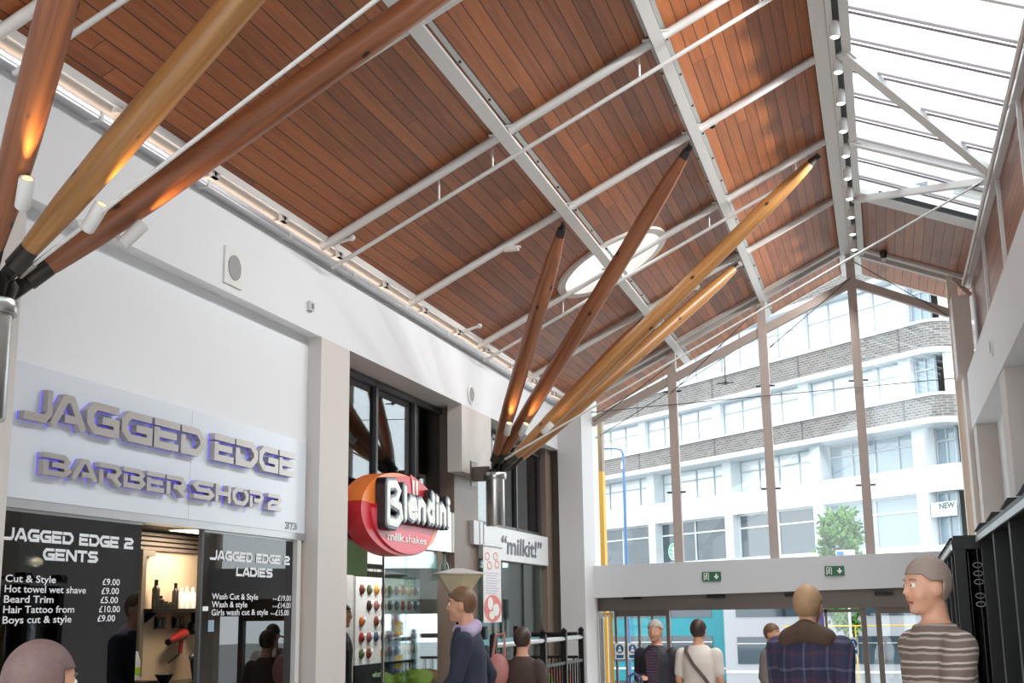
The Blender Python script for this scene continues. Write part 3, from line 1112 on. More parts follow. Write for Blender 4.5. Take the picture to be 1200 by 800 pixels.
fans = [
    ((-3.97, 13.01, 3.13), (AX, 10.95), CEDAR, 'far fan: leftmost brown pole, the steepest and shortest one', (.6, -1, -.2), 7, .55, .12),
    ((-3.94, 13.01, 3.13), (BXX, 10.93), CEDAR, 'far fan: second brown pole, crossing in front of the round rooflight', (.6, -1, -.4), 7, .55, .12),
    ((-3.85, 13.04, 3.13), (-.30, 13.1), PINE, 'far fan: long golden pine pole reaching up to the ridge', (.2, -1, -.6), 1.0, .55, .08),
    ((-3.82, 13.12, 3.13), (BXX, 15.2), PINE, 'far fan: golden pine pole lying lowest, nearest the glazed gable', (.5, -.6, -1), 0, .6, .08),
    ((-3.87, 13.18, 3.13), (AX, 15.2), CEDAR, 'far fan: dark brown pole mostly hidden behind the golden ridge pole', (0, 1, -.4), 0, .6, .08),
    ((-3.99, 4.86, 3.13), (BXX, 2.6), CEDAR, 'near fan: steep brown pole at the left edge lit orange at its foot', (1, -.6, .1), 9, .50, .15),
    ((-3.94, 4.90, 3.14), (-.30, 4.40), PINE, 'near fan: thick knotty golden pole in the middle of its fan', (1, .4, -.6), 9, .42, .15),
    ((-3.98, 5.0, 3.11), (BXX, 6.6), CEDAR, 'near fan: long red-brown pole crossing the ceiling boards', (.4, -.2, -1), 7, .50, .16),
]
snames = {0: 'white spotlight on the leftmost pole of the far fan', 1: 'white spotlight on the second pole of the far fan', 2: 'white spotlight under the golden ridge pole of the far fan',
          5: 'white spotlight on the steep brown pole at the left edge', 6: 'white spotlight at the foot of the thick golden pole', 7: 'white spotlight under the long red-brown near pole'}
for i, (b, (nx, ny), m_, lab, side, pw, so, st0) in enumerate(fans):
    e, p0, d = pole(b, node(nx, ny), m_, lab, st0)
    if pw:
        spotlight(p0 + d * so, d, side, snames[i], pw * 1.1)


def tie(p, q, lab, r=.011):
    p, q = Vector(p), Vector(q)
    d = (q - p).normalized()
    o = MB().tube([p, q], r, 10).build('tie_rod', WHITE_STEEL, smooth=True)
    MB().tube([p + d * .0, p + d * .10], r * 1.7, 10).build('end_fork', STEEL, o, True)
    MB().tube([q - d * .10, q], r * 1.7, 10).build('end_fork', STEEL, o, True)
    tag(o, lab, 'tie rod', 'tie rods across the hall')


tie((-3.86, 4.95, 3.20), (1.24, 4.2, 5.80), 'white tie rod running beside the long red-brown near pole')
tie((-3.80, 12.90, 3.20), (1.22, 12.93, 5.76), 'white tie rod spanning from the far capital to the right eave')
# thin bracing cables in front of and behind the glazed gable
CB = mat('dark_cable', srgb(92, 88, 88), .4, .5)
for p, q, lab in (((-3.9, 17.9, 4.05), (-.15, 17.9, 6.15), 'thin dark cable outside the left gable glass'),
                  ((-3.9, 17.535, 4.2), (-2.69, 17.535, 5.0), 'thin cable crossing the leftmost gable pane'),
                  ((-2.69, 17.535, 4.6), (-1.39, 17.535, 5.75), 'thin cable crossing the second gable pane'),
                  ((-1.3, 17.535, 5.15), (-.15, 17.535, 6.05), 'thin cable crossing the third gable pane'),
                  ((-.10, 17.535, 6.28), (1.10, 17.535, 5.4), 'thin cable crossing the rightmost gable pane'),
                  ((-3.9, 17.515, 4.38), (1.1, 17.515, 4.56), 'thin level wire across all the gable panes')):
    o = MB().tube([p, q], .006, 6).build('bracing_cable', CB)
    d = (Vector(q) - Vector(p)).normalized()
    MB().tube([Vector(p), Vector(p) + d * .08], .012, 8).build('turnbuckle', STEEL, o)
    tag(o, lab, 'cable', 'thin cables at the gable')
o = MB().tube([(-1.98, 17.95, 4.75), (-1.98, 17.95, 5.30)], .008, 6).tube([(-2.10, 17.95, 4.76), (-1.86, 17.95, 4.76)], .01, 6).ball((-1.98, 17.95, 4.76), .03).build('cable_sensor', CB)
tag(o, 'small dark sensor hung from a wire outside the second pane', 'sensor')

# ------------------------------------------------------------------ small fittings
def grille(name, y, z, x, w_, h_, lab, cat, sgn=1, round_=True):
    o = MB().box((min(x, x + sgn * .015), y - w_ / 2, z - h_ / 2), (max(x, x + sgn * .015), y + w_ / 2, z + h_ / 2)).build(name, mat('white_plastic', srgb(226, 226, 224), .4))
    g = MB().lathe([(w_ * .34, 0), (w_ * .34, .006), (w_ * .3, .006)], (x + sgn * .015, y, z), 28, 'X')
    if sgn < 0:
        g.v = [(2 * (x - .015) - p[0], p[1], p[2]) for p in g.v]
    g.build('mesh_disc', mat('grey_mesh', srgb(150, 151, 153), .6), o)
    return tag(o, lab, cat)


grille('wall_speaker', 7.62, 3.965, -4.2, .26, .26, 'square white speaker with round grey mesh high on the left fascia', 'speaker')
o = MB().box((-4.2, 8.82, 3.94), (-4.17, 8.90, 4.01)).build('wall_sensor', mat('light_plastic', srgb(205, 205, 205), .5))
MB().box((-4.171, 8.845, 3.955), (-4.165, 8.875, 3.995)).build('dark_eye', mat('mid_grey_plastic', srgb(120, 120, 122), .4), o)
tag(o, 'tiny square sensor on the left fascia above the beige pillar', 'sensor')
o = MB().lathe([(.10, 0), (.105, .012), (.09, .02)], (-4.2, 12.96, 3.93), 28, 'X').build('wall_speaker', mat('white_plastic', srgb(226, 226, 224), .4), smooth=True)
MB().lathe([(.08, .021), (.07, .025)], (-4.2, 12.96, 3.93), 28, 'X').build('mesh_disc', MATS['grey_mesh'], o)
tag(o, 'round white speaker on the left fascia above the far capital', 'speaker')
o = MB().box((-4.2, 16.1, 3.93), (-4.185, 16.16, 4.04)).build('wall_switch', MATS['light_plastic'])
MB().box((-4.186, 16.115, 3.96), (-4.18, 16.145, 4.01)).build('dark_eye', MATS['mid_grey_plastic'], o)
tag(o, 'small grey plate on the left fascia near the end pillar', 'sensor')
o = MB().lathe([(.09, 0), (.095, -.012), (.08, -.02)], (1.2, 13.2, 4.12), 28, 'X').build('wall_speaker', MATS['white_plastic'], smooth=True)
MB().lathe([(.07, -.021), (.06, -.024)], (1.2, 13.2, 4.12), 28, 'X').build('mesh_disc', MATS['grey_mesh'], o)
tag(o, 'round white speaker on the right fascia', 'speaker')
o = MB().lathe([(.045, 0), (.05, -.02), (.05, -.05), (.02, -.06)], (BXX + .16, 10.98, roofl(BXX + .16)), 18).build('dome_camera', WHITE_STEEL, smooth=True)
MB().ball((BXX + .16, 10.98, roofl(BXX + .16) - .06), .035).build('lens_dome', BLACK, o, True)
tag(o, 'small white dome camera at the top of the second far pole', 'camera')
o = MB().lathe([(.05, 0), (.05, -.04), (.035, -.10), (.01, -.11)], (.30, 17.2, roofr(.3)), 18).build('dome_camera', DARK_STEEL, smooth=True)
MB().ball((.30, 17.2, roofr(.3) - .12), .03).build('lens_dome', WHITE_STEEL, o, True)
tag(o, 'dark camera under the small timber panel right of the ridge', 'camera')
for p, lab in (((-3.13, 10.93), 'small white box on the rafter left of the round rooflight'), ((-2.02, 15.14), 'small white box on the rafter below the round rooflight')):
    z = roofl(p[0]) - .10
    o = MB().box((p[0] - .07, p[1] - .03, z - .03), (p[0] + .07, p[1] + .03, z + .01)).build('junction_box', WHITE_STEEL)
    MB().tube([(p[0] - .09, p[1], z), (p[0] + .09, p[1], z)], .014, 8).build('gland', WHITE_STEEL, o)
    tag(o, lab, 'junction box')

# ------------------------------------------------------------------ exit signs on the beam
SG = mat('sign_green', srgb(10, 96, 62), .4)
SW = mat('sign_white', srgb(240, 244, 240), .5)


def exit_sign(x, z, lab):
    t = thing('exit_sign', lab, 'sign', (x, 17.42, z), 0, 'green exit signs on the beam')
    MB().box((-.125, -.02, -.062), (.125, 0, .062)).build('plate', SG, t)
    o, u, v, n_ = (0, -.0205, 0), PX, PZ, -PY
    m = MB()
    # door outline with a running figure
    m.prism([(-.105, -.048), (-.095, -.048), (-.095, .048), (-.105, .048)], o, u, v, n_, 0, .002)
    m.prism([(-.105, .040), (-.035, .040), (-.035, .048), (-.105, .048)], o, u, v, n_, 0, .002)
    m.prism([(-.043, -.048), (-.035, -.048), (-.035, .048), (-.043, .048)], o, u, v, n_, 0, .002)
    m.build('door_outline', SW, t)
    m = MB()
    m.prism([(-.066 + .010 * math.cos(k * .7854), .026 + .010 * math.sin(k * .7854)) for k in range(8)], o, u, v, n_, 0, .003)
    for q in (((-.068, .014), (-.074, -.014)), ((-.074, -.014), (-.056, -.026)), ((-.056, -.026), (-.060, -.044)), ((-.074, -.014), (-.090, -.036)), ((-.068, .012), (-.052, .0)), ((-.068, .012), (-.088, .002))):
        for r_ in stroke_polys(list(q), .009):
            m.prism(r_, o, u, v, n_, 0, .003)
    m.build('running_figure', SW, t)
    m = MB()
    m.prism([(.055, .036), (.073, .036), (.073, -.005), (.055, -.005)], o, u, v, n_, 0, .002)
    m.prism([(.030, .002), (.046, .012), (.064, -.012), (.082, .012), (.098, .002), (.064, -.040)], o, u, v, n_, 0, .002)
    m.build('down_arrow', SW, t)
    return t


exit_sign(-2.235, 2.035, 'green exit sign with running figure and down arrow, left of the two')
exit_sign(-.62, 2.075, 'green exit sign with running figure and down arrow, right of the two')

# ------------------------------------------------------------------ barber shop
BOARDW = mat('pale_blue_white_board', srgb(217, 225, 233), .25, var=.01)
sb = thing('shop_sign', 'pale fascia board with raised metal letters JAGGED EDGE BARBER SHOP 2', 'sign', (-4.31, 7.25, 2.2))


def put(o):
    """world-built part placed under a thing that has location only"""
    p = o.parent
    o.location = -Vector(p.location)
    return o


put(MB().box((-4.315, 5.445, 2.215), (-4.295, 9.06, 2.93)).build('board', BOARDW, sb))
put(MB().box((-4.296, 7.322, 2.22), (-4.2945, 7.328, 2.92)).build('panel_joint', mat('joint_grey', srgb(176, 184, 192), .5), sb))
LET = mat('brushed_nickel_letter', srgb(182, 177, 173), .32, .6, var=.05, scale=10)
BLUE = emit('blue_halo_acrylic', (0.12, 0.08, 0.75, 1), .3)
from_px = [('J', 5.60, 5.835), ('A', 5.83, 6.14), ('G', 6.155, 6.48), ('G', 6.505, 6.84), ('E', 6.865, 7.165), ('D', 7.185, 7.48), ('E', 7.62, 7.90), ('D', 7.92, 8.25), ('G', 8.27, 8.58), ('E', 8.60, 8.87)]
XF = -4.258
for ch, a, b in from_px:
    o = tech_letter(ch, (XF, a * .982 + .065, 2.622), PY, PZ, PX, (b - a) * .985, .182, -.03, .01, .24)
    l = put(o.build('letter', LET, sb))
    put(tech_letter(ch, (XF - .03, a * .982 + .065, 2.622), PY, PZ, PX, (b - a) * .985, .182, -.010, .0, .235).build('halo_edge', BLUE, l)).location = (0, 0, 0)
second = [('B', 5.79, 6.04), ('A', 6.05, 6.29), ('R', 6.305, 6.54), ('B', 6.555, 6.79), ('E', 6.81, 7.02), ('R', 7.035, 7.28), ('S', 7.36, 7.64), ('H', 7.66, 7.875), ('O', 7.895, 8.13), ('P', 8.15, 8.37), ('2', 8.43, 8.66)]
for ch, a, b in second:
    o = tech_letter(ch, (XF, a * .982 + .065, 2.350), PY, PZ, PX, (b - a) * .97, .120, -.03, .008, .24)
    l = put(o.build('letter', LET, sb))
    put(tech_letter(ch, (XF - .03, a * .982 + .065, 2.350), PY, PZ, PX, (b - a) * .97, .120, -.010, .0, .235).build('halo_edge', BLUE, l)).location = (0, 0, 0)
put(tech_text(MB(), '373', (-4.2945, 8.72, 2.235), PY, PZ, PX, .20, .055, 0, .003).build('house_number', mat('grey_lettering', srgb(150, 156, 164), .5), sb))

VINYL = mat('white_vinyl_lettering', srgb(232, 236, 240), .6)


def list_text(t, rows, y0, z0, dz, h, name='price_list', off=.012, wd=None):
    for k, s in enumerate(rows):
        m = MB()
        vs, fs = font_mesh(s, 0, off)
        W = (max(p[0] for p in vs) - min(p[0] for p in vs))
        yy = y0 if not isinstance(y0, (list, tuple)) else y0[k]
        text_into(m, s, (-4.333, yy, z0 - dz * k), PY, PZ, PX, (wd[k] if wd else W * h / .7 * 1.25), h, 0, off)
        put(m.build(name, VINYL, t))


gp = thing('shop_window_pane', 'dark glass front lettered JAGGED EDGE 2 GENTS with a price list', 'shop window', (-4.35, 6.15, 0))
put(box('glass', (-4.35, 5.445, .02), (-4.336, 6.855, 2.165), SMOKE_GLASS, gp))
put(tech_text(MB(), 'JAGGED EDGE 2', (-4.334, 5.565, 2.0), PY, PZ, PX, 1.20, .066, 0, .002, .25).build('title', VINYL, gp))
put(tech_text(MB(), 'GENTS', (-4.334, 5.91, 1.908), PY, PZ, PX, .50, .064, 0, .002, .25).build('subtitle', VINYL, gp))
list_text(gp, ['Cut & Style', 'Hot towel wet shave', 'Beard Trim', 'Hair Tattoo from', 'Boys cut & style'], 5.615, 1.788, .0525, .037, wd=[.42, .70, .41, .60, .58])
list_text(gp, ['£9.00', '£9.00', '£5.00', '£10.00', '£9.00'], [6.47, 6.465, 6.46, 6.45, 6.44], 1.786, .0515, .036, 'price', wd=[.175, .175, .175, .21, .175])
put(box('top_rail', (-4.36, 5.445, 2.15), (-4.328, 6.855, 2.175), ALU, gp))
lp = thing('shop_window_pane', 'dark glass front lettered JAGGED EDGE 2 LADIES with a price list', 'shop window', (-4.35, 8.25, 0))
put(box('glass', (-4.35, 7.60, .02), (-4.336, 8.95, 2.165), SMOKE_GLASS, lp))
put(tech_text(MB(), 'JAGGED EDGE 2', (-4.334, 7.69, 1.972), PY, PZ, PX, 1.20, .066, 0, .002, .25).build('title', VINYL, lp))
put(tech_text(MB(), 'LADIES', (-4.334, 8.06, 1.872), PY, PZ, PX, .55, .064, 0, .002, .25).build('subtitle', VINYL, lp))
list_text(lp, ['Wash Cut & Style', 'Wash & style', 'Girls wash cut & style'], 7.735, 1.712, .053, .040, wd=[.66, .50, .82])
list_text(lp, ['from', 'from', 'from'], [8.63, 8.63, 8.60], 1.712, .053, .014, 'from_word', wd=[.075, .075, .075])
list_text(lp, ['£19.00', '£14.00', '£15.00'], [8.71, 8.71, 8.68], 1.706, .053, .040, 'price', wd=[.22, .22, .22])
put(box('top_rail', (-4.36, 7.60, 2.15), (-4.328, 8.95, 2.175), ALU, lp))
put(box('window_sticker', (-4.336, 7.70, 1.50), (-4.333, 7.775, 1.575), mat('pale_blue_sticker', srgb(140, 166, 186), .5), lp))
put(box('window_sticker', (-4.336, 7.62, 1.635), (-4.333, 7.69, 1.665), SW, lp))
put(box('edge_frame', (-4.36, 7.575, .02), (-4.33, 7.60, 2.165), DARK_FRAME, lp))

# inside the barber's doorway
HX = -5.0
sh = thing('wall_shelf', 'dark wall shelf with bottles seen through the barber doorway', 'shelf', (HX, 8.3, 1.645))
MB().box((0, -.40, -.015), (.12, .44, .012)).build('board', BLACK, sh)
for yy in (-.3, .34):
    MB().prism([(0, 0), (.10, 0), (0, -.07)], (0, yy, -.015), PX, PZ, PY, -.01, .01).build('shelf_bracket', BLACK, sh)
bts = [(8.02, .20, .028, 0, 'tall dark bottle standing leftmost on the barber shelf'), (8.09, .09, .024, 0, 'short green-black pot beside the tall dark bottle'), (8.28, .18, .024, 0, 'slim dark spray bottle in the middle of the barber shelf'),
       (8.36, .15, .026, 1, 'white bottle, leftmost of three on the barber shelf'), (8.44, .16, .026, 1, 'white bottle, middle of three on the barber shelf'), (8.52, .155, .026, 1, 'white bottle, rightmost of three on the barber shelf'), (8.60, .10, .028, 2, 'small cream bottle with a purple cap at the shelf end'),
       (8.16, .05, .03, 0, 'low dark jar between the dark bottles'), (8.22, .045, .028, 0, 'low dark jar just left of the spray bottle')]
for y, h, r_, kd, lab in bts:
    t = thing('bottle', lab, 'bottle', (HX + .065, y, 1.658), 0, 'bottles on the barber shelf')
    bm_ = [mat('dark_bottle', srgb(40, 38, 34), .3), mat('white_bottle', srgb(228, 220, 208), .4), mat('cream_bottle', srgb(220, 200, 180), .4)][kd]
    MB().lathe([(r_, 0), (r_, h * .68), (r_ * .55, h * .78), (r_ * .45, h * .8)], n=16).build('body', bm_, t, True)
    MB().lathe([(r_ * .5, h * .8), (r_ * .5, h), (r_ * .3, h)], n=14).build('cap', [BLACK, MATS['white_bottle'], mat('purple_cap', srgb(96, 50, 110), .4)][kd], t, True)
for y, lab in ((8.18, 'black twin socket, left of two below the barber shelf'), (8.42, 'black twin socket, right of two below the barber shelf')):
    o = MB().box((HX, y - .06, 1.52), (HX + .02, y + .06, 1.60)).build('wall_socket', BLACK)
    MB().box((HX + .02, y - .045, 1.535), (HX + .03, y - .01, 1.585)).box((HX + .02, y + .01, 1.535), (HX + .03, y + .045, 1.585)).build('plug', DARK_FRAME, o)
    tag(o, lab, 'socket', 'sockets on the barber wall')
hd = thing('hairdryer', 'red hairdryer hanging on the cream barber wall', 'hairdryer', (HX + .07, 8.34, 1.46))
hd.scale = (.85, .85, .85)
RED = mat('dark_red_plastic', srgb(140, 36, 34), .3)
MB().tube([(0, -.14, -.035), (0, -.02, -.005), (0, .08, .02), (0, .12, .03)], [.022, .038, .045, .03], 16).build('barrel', RED, hd, True)
MB().tube([(0, .05, -.01), (0, .035, -.14)], [.02, .017], 12).build('handle', RED, hd, True)
MB().tube([(0, -.17, -.045), (0, -.14, -.035)], [.028, .022], 14).build('nozzle', BLACK, hd, True)
MB().tube([(0, .035, -.14), (-.02, -.03, -.18), (-.03, -.10, -.215)], .006, 8).build('cord', BLACK, hd, True)
MB().box((-.07, .0, -.03), (-.02, .04, .01)).build('hook', BLACK, hd)
o = MB().lathe([(.012, .14), (.012, .05), (.05, .02), (.055, -.03), (.03, -.06)], (HX + .06, 8.58, 1.53), 16).build('hand_mirror', BLACK, smooth=True)
MB().box((HX, 8.57, 1.64), (HX + .06, 8.59, 1.66)).build('hook', BLACK, o)
tag(o, 'black rounded hand mirror hanging from the shelf end', 'hand mirror')
ct = thing('styling_counter', 'black counter with drawers below the red hairdryer', 'counter', (HX, 8.3, 0))
MB().box((.002, -.42, 0), (.28, .50, 1.12)).build('cabinet', BLACK, ct)
MB().box((.002, -.43, 1.12), (.30, .51, 1.15)).build('top', mat('dark_laminate', srgb(52, 47, 44), .3), ct)
for yy in (-.19, .27):
    d = MB().box((.281, yy - .22, .9), (.295, yy + .22, 1.09)).build('drawer', DARK_FRAME, ct)
    MB().box((.295, yy - .06, 1.0), (.31, yy + .06, 1.02)).build('handle', STEEL, d)
for y, lab in ((8.05, 'black round pot on the barber counter'), ):
    o = MB().lathe([(.03, 0), (.06, .05), (.065, .06), (.05, .055)], (HX + .14, y, 1.15), 16).build('pot', BLACK, smooth=True)
    MB().lathe([(.05, .056), (.02, .07)], (HX + .14, y, 1.15), 16).build('lid', DARK_FRAME, o, True)
    tag(o, lab, 'pot')
for k, (y, z) in enumerate(((8.49, .16), (8.56, .20), (8.63, .15))):
    o = MB().tube([(HX + .14, y, 1.155), (HX + .12, y + .03 * (k - 1), 1.15 + z)], [.03, .022], 10).build('brush', BLACK if k != 1 else RED, smooth=True)
    MB().ball((HX + .12, y + .03 * (k - 1), 1.15 + z), .028, 10, 7).build('head', DARK_FRAME, o, True)
    tag(o, ['black hairbrush leaning left on the barber counter', 'dark red hairbrush between two black ones on the counter', 'black hairbrush leaning right on the barber counter'][k], 'hairbrush', 'brushes on the barber counter')
o = MB().tube([(-4.78, 7.55, 1.20), (-4.78, 7.55, 1.32), (-4.78, 7.55, 1.38)], [.035, .035, .015], 14).build('spray_bottle', WHITE_STEEL, smooth=True)
MB().lathe([(.036, .0), (.036, .05)], (-4.78, 7.55, 1.23), 14).build('label_band', mat('lime_plastic', srgb(170, 205, 40), .4), o)
tag(o, 'white spray bottle with a lime band by the barber doorway', 'bottle')
o = MB().box((-4.9, 7.45, 0), (-4.66, 7.65, 1.19)).build('side_cabinet', BLACK)
MB().box((-4.66, 7.46, .6), (-4.655, 7.64, 1.15)).build('door', DARK_FRAME, o)
tag(o, 'slim black cabinet under the spray bottle', 'cabinet')
mr = thing('barber_mirror', 'tall framed mirror edge left of the barber shelf', 'mirror', (HX, 7.80, 1.2))
MB().box((0, .06, .0), (.05, .11, .86)).box((0, .11, .82), (.05, .22, .86)).build('frame', mat('grey_aluminium', srgb(150, 140, 128), .4, .6), mr)
l = bpy.data.lights.new('barber_lamp', 'AREA')
l.energy = 3.2
l.color = (1.0, .83, .62)
l.size = .5
lo = bpy.data.objects.new('barber_lamp', l)
COL.objects.link(lo)
lo.location = (-4.62, 8.2, 2.19)
o = MB().box((-4.82, 7.95, 2.195), (-4.52, 8.45, 2.209)).build('ceiling_panel_light', WHITE_STEEL)
MB().box((-4.81, 7.96, 2.1925), (-4.53, 8.44, 2.195)).build('diffuser', LAMP_ON, o)
tag(o, 'flush panel lamp in the barber ceiling over the cream wall', 'light')
lo.parent = o
wl = thing('wall_spot', 'small lit spot lamp glowing behind the gents window', 'light', (-4.93, 6.55, 1.93))
MB().tube([(0, 0, 0), (.05, 0, .01)], [.028, .034], 14).build('shade', STEEL, wl, True)
MB().ball((.055, 0, .01), .028, 12, 8).build('bulb', LAMP_ON, wl, True)
l = bpy.data.lights.new('glow', 'POINT')
l.energy = 2
l.color = (1, .85, .55)
l.shadow_soft_size = .03
lo = bpy.data.objects.new('glow', l)
COL.objects.link(lo)
lo.parent = wl
lo.location = (.12, 0, .0)

# ================================================================== MILKSHAKE SHOP
fb = thing('steel_fascia', 'polished steel fascia band behind the round milkshake sign', 'fascia', (-4.4, 11.2, 2.22))
put(MB().box((-4.52, 9.675, 2.225), (-4.36, 12.80, 2.64)).build('band', mat('polished_steel', srgb(205, 206, 206), .16, .9, var=.05, scale=3), fb))
put(MB().box((-4.52, 12.80, 2.225), (-4.355, 12.86, 2.64)).build('end_return', mat('bronze_steel', srgb(150, 138, 128), .3, .7), fb))


def ell(n, cy, cz, ry, rz, a0=0.0, a1=360.0):
    return [(cy + ry * math.cos(R(a0 + (a1 - a0) * k / n)), cz + rz * math.sin(R(a0 + (a1 - a0) * k / n))) for k in range(n + (0 if a1 - a0 == 360 else 1))]


bl_ = thing('round_sign', 'round red and orange sign lettered Blendini milkshakes', 'sign', (-4.2, 10.93, 2.49))
ORANGE = mat('sign_orange', srgb(236, 128, 58), .35)
SRED = mat('sign_red', srgb(200, 34, 48), .35)
PINK = mat('sign_pink', srgb(226, 84, 100), .35)
OO = (0, 0, 0)
put(MB().prism(ell(40, 10.85, 2.47, .97, .36, 170, 360), (0, 0, 0), PY, PZ, PX, -4.352, -4.17).build('lower_body', SRED, bl_))
put(MB().prism(ell(40, 10.85, 2.47, .97, .38, 0, 170), (0, 0, 0), PY, PZ, PX, -4.352, -4.17).build('upper_body', ORANGE, bl_))
put(MB().prism(ell(40, 10.98, 2.49, .80, .345, 0, 180), (0, 0, 0), PY, PZ, PX, -4.17, -4.15).build('upper_face', SRED, bl_))
put(MB().prism(ell(40, 10.93, 2.49, .86, .36, 180, 360), (0, 0, 0), PY, PZ, PX, -4.17, -4.15).build('lower_face', PINK, bl_))
put(MB().prism([(11.40, 2.20), (11.60, 2.26), (11.72, 2.36), (11.77, 2.44), (11.66, 2.40), (11.55, 2.30)], (0, 0, 0), PY, PZ, PX, -4.151, -4.147).build('orange_crescent', mat('sign_peach', srgb(240, 140, 90), .35), bl_))
put(MB().prism([(10.98, 2.86), (11.22, 2.82), (11.20, 2.66), (11.06, 2.66)], OO, PY, PZ, PX, -4.152, -4.145).build('cup_outline', SRED, bl_))
cups = MB()
for a in (11.02, 11.11):
    cups.prism([(a, 2.82), (a + .055, 2.81), (a + .055, 2.68), (a + .02, 2.68)], OO, PY, PZ, PX, -4.148, -4.140)
put(cups.build('cup_stripes', SW, bl_))
# bubble lettering drawn with fat round strokes
BUB = [
    [[(10.25, 2.70), (10.25, 2.38)], [(10.25, 2.70), (10.42, 2.715), (10.50, 2.66), (10.44, 2.58), (10.32, 2.55)], [(10.36, 2.55), (10.52, 2.52), (10.55, 2.44), (10.44, 2.375), (10.27, 2.38)]],
    [[(10.655, 2.695), (10.665, 2.45)]],
    [[(10.78, 2.535), (10.92, 2.545), (10.90, 2.60), (10.81, 2.605), (10.75, 2.55), (10.77, 2.475), (10.85, 2.455), (10.93, 2.475)]],
    [[(11.01, 2.60), (11.01, 2.455)], [(11.01, 2.57), (11.08, 2.605), (11.15, 2.57), (11.15, 2.455)]],
    [[(11.40, 2.69), (11.40, 2.455)], [(11.40, 2.575), (11.31, 2.60), (11.25, 2.53), (11.31, 2.46), (11.40, 2.48)]],
    [[(11.515, 2.595), (11.515, 2.455)], [(11.51, 2.665), (11.52, 2.668)]],
    [[(11.61, 2.595), (11.61, 2.455)], [(11.61, 2.565), (11.67, 2.60), (11.73, 2.565), (11.73, 2.455)]],
    [[(11.845, 2.595), (11.845, 2.455)], [(11.84, 2.665), (11.85, 2.668)]],
]


def fat(mb, st, t, d0, d1, k=1.0):
    e = 0.0
    for s in st:
        for q in stroke_polys(s, t):
            mb.prism(q, OO, PY, PZ, PX, d0 - e, d1 + e)
            e += .0003
        for p in s:
            mb.prism([(p[0] + t / 2 * math.cos(a * .3927), p[1] + t / 2 * math.sin(a * .3927)) for a in range(16)], OO, PY, PZ, PX, d0 - e, d1 + e)
            e += .0003
    return mb


DKB = mat('sign_dark_back', srgb(44, 40, 42), .5)
GRL = mat('sign_grey_outline', srgb(128, 140, 152), .4)
bk = MB()
for st in BUB:
    fat(bk, st, .125, -4.165, -4.085)
put(bk.build('letter_backing', DKB, bl_))
for st in BUB:
    l = put(fat(MB(), st, .105, -4.082, -4.076).build('letter', GRL, bl_))
    fat(MB(), st, .066, -4.072, -4.066).build('letter_face', SW, l)
m = MB()
text_into(m, 'milk', (-4.145, 10.42, 2.235), PY, PZ, PX, .42, .07, 0, .03)
text_into(m, 'shakes', (-4.145, 10.85, 2.235), PY, PZ, PX, .56, .07, .002, .008)
put(m.build('word_milkshakes', SW, bl_))

# inside the milkshake shop
struct(MB().box((-5.52, 12.4, 0), (-5.42, 16.6, 2.70)).build('wall_menu', mat('shop_inner_wall', srgb(196, 196, 192), .7)))
struct(MB().box((-5.75, 9.32, 0), (-5.65, 12.4, 2.7)).build('wall_shop_inner', mat('shop_pale_wall', srgb(176, 172, 166), .7)))
mb_ = thing('menu_board', 'tall white menu board with rows of round shake pictures behind the glass', 'menu board', (-5.41, 14.05, 1.1))
put(box('white_panel', (-5.42, 12.68, 1.075), (-5.40, 15.46, 2.0), mat('menu_white', srgb(226, 228, 228), .4), mb_))
hdp = put(box('black_header', (-5.42, 12.68, 2.0), (-5.395, 15.46, 2.14), BLACK, mb_))
m = MB()
for a, b in ((12.86, 12.95), (12.97, 13.00), (13.02, 13.14), (13.16, 13.22), (13.24, 13.36), (13.38, 13.48)):
    m.box((-5.395, a, 2.058), (-5.392, b, 2.085))
m.build('header_marks', mat('pale_etching_soft', srgb(170, 170, 168), .5), hdp)
PICS = [srgb(120, 60, 40), srgb(60, 40, 40), srgb(190, 110, 50), srgb(150, 90, 90), srgb(90, 100, 60), srgb(70, 90, 120), srgb(200, 150, 50), srgb(150, 50, 40)]
PM = [mat('shake_picture_%s' % n_, c, .4) for n_, c in zip('brown dark amber rose olive blue gold red'.split(), PICS)]
proto = {}
for r_ in range(5):
    for c in range(13):
        if (r_, c) in ((1, 0), (2, 1), (4, 2), (0, 11), (2, 11), (3, 11), (4, 11), (1, 11)):
            continue
        mi = (r_ * 5 + c * 3 + (c * c) % 4) % 8
        y, z = 12.83 + c * .205, 1.86 - r_ * .168
        if mi not in proto:
            o = MB().lathe([(.055, 0), (.052, .018), (.03, .034), (.0, .038)], (0, 0, 0), 14, 'X').build('shake_picture', PM[mi], mb_, True)
            MB().lathe([(.03, .036), (.018, .05)], (0, .015, .02), 10, 'X').build('topping', SW, o)
            proto[mi] = o
        else:
            o = proto[mi].copy()
            COL.objects.link(o)
            o.parent = mb_
            t = proto[mi].children[0].copy()
            COL.objects.link(t)
            t.parent = o
        o.location = Vector((-5.40, y, z)) - mb_.location
ft = put(box('black_footer', (-5.42, 12.68, .2), (-5.395, 15.46, 1.07), BLACK, mb_))
for tx, yy, zz, ww, hh in (("what's", 13.15, .93, .30, .06), ('your', 13.2, .80, .26, .06), ("? can't decide?", 13.75, .97, .80, .055), ('large size =', 13.95, .86, .58, .055), ('choices', 14.2, .75, .38, .055)):
    text_into(MB(), tx, (-5.394, yy, zz), PY, PZ, PX, ww, hh, 0, .01).build('footer_lettering', mat('pale_green_lettering', srgb(208, 230, 190), .5), ft)
pnl = MB().box((-5.0, 12.2, 2.665), (-4.7, 14.2, 2.70)).build('ceiling_panel_light', WHITE_STEEL)  # added lamp panel, put in to brighten the shop behind the glass
MB().box((-4.98, 12.22, 2.66), (-4.72, 14.18, 2.665)).build('diffuser', LAMP_ON, pnl)
tag(pnl, 'long added panel lamp brightening the menu board inside the milkshake shop', 'light')
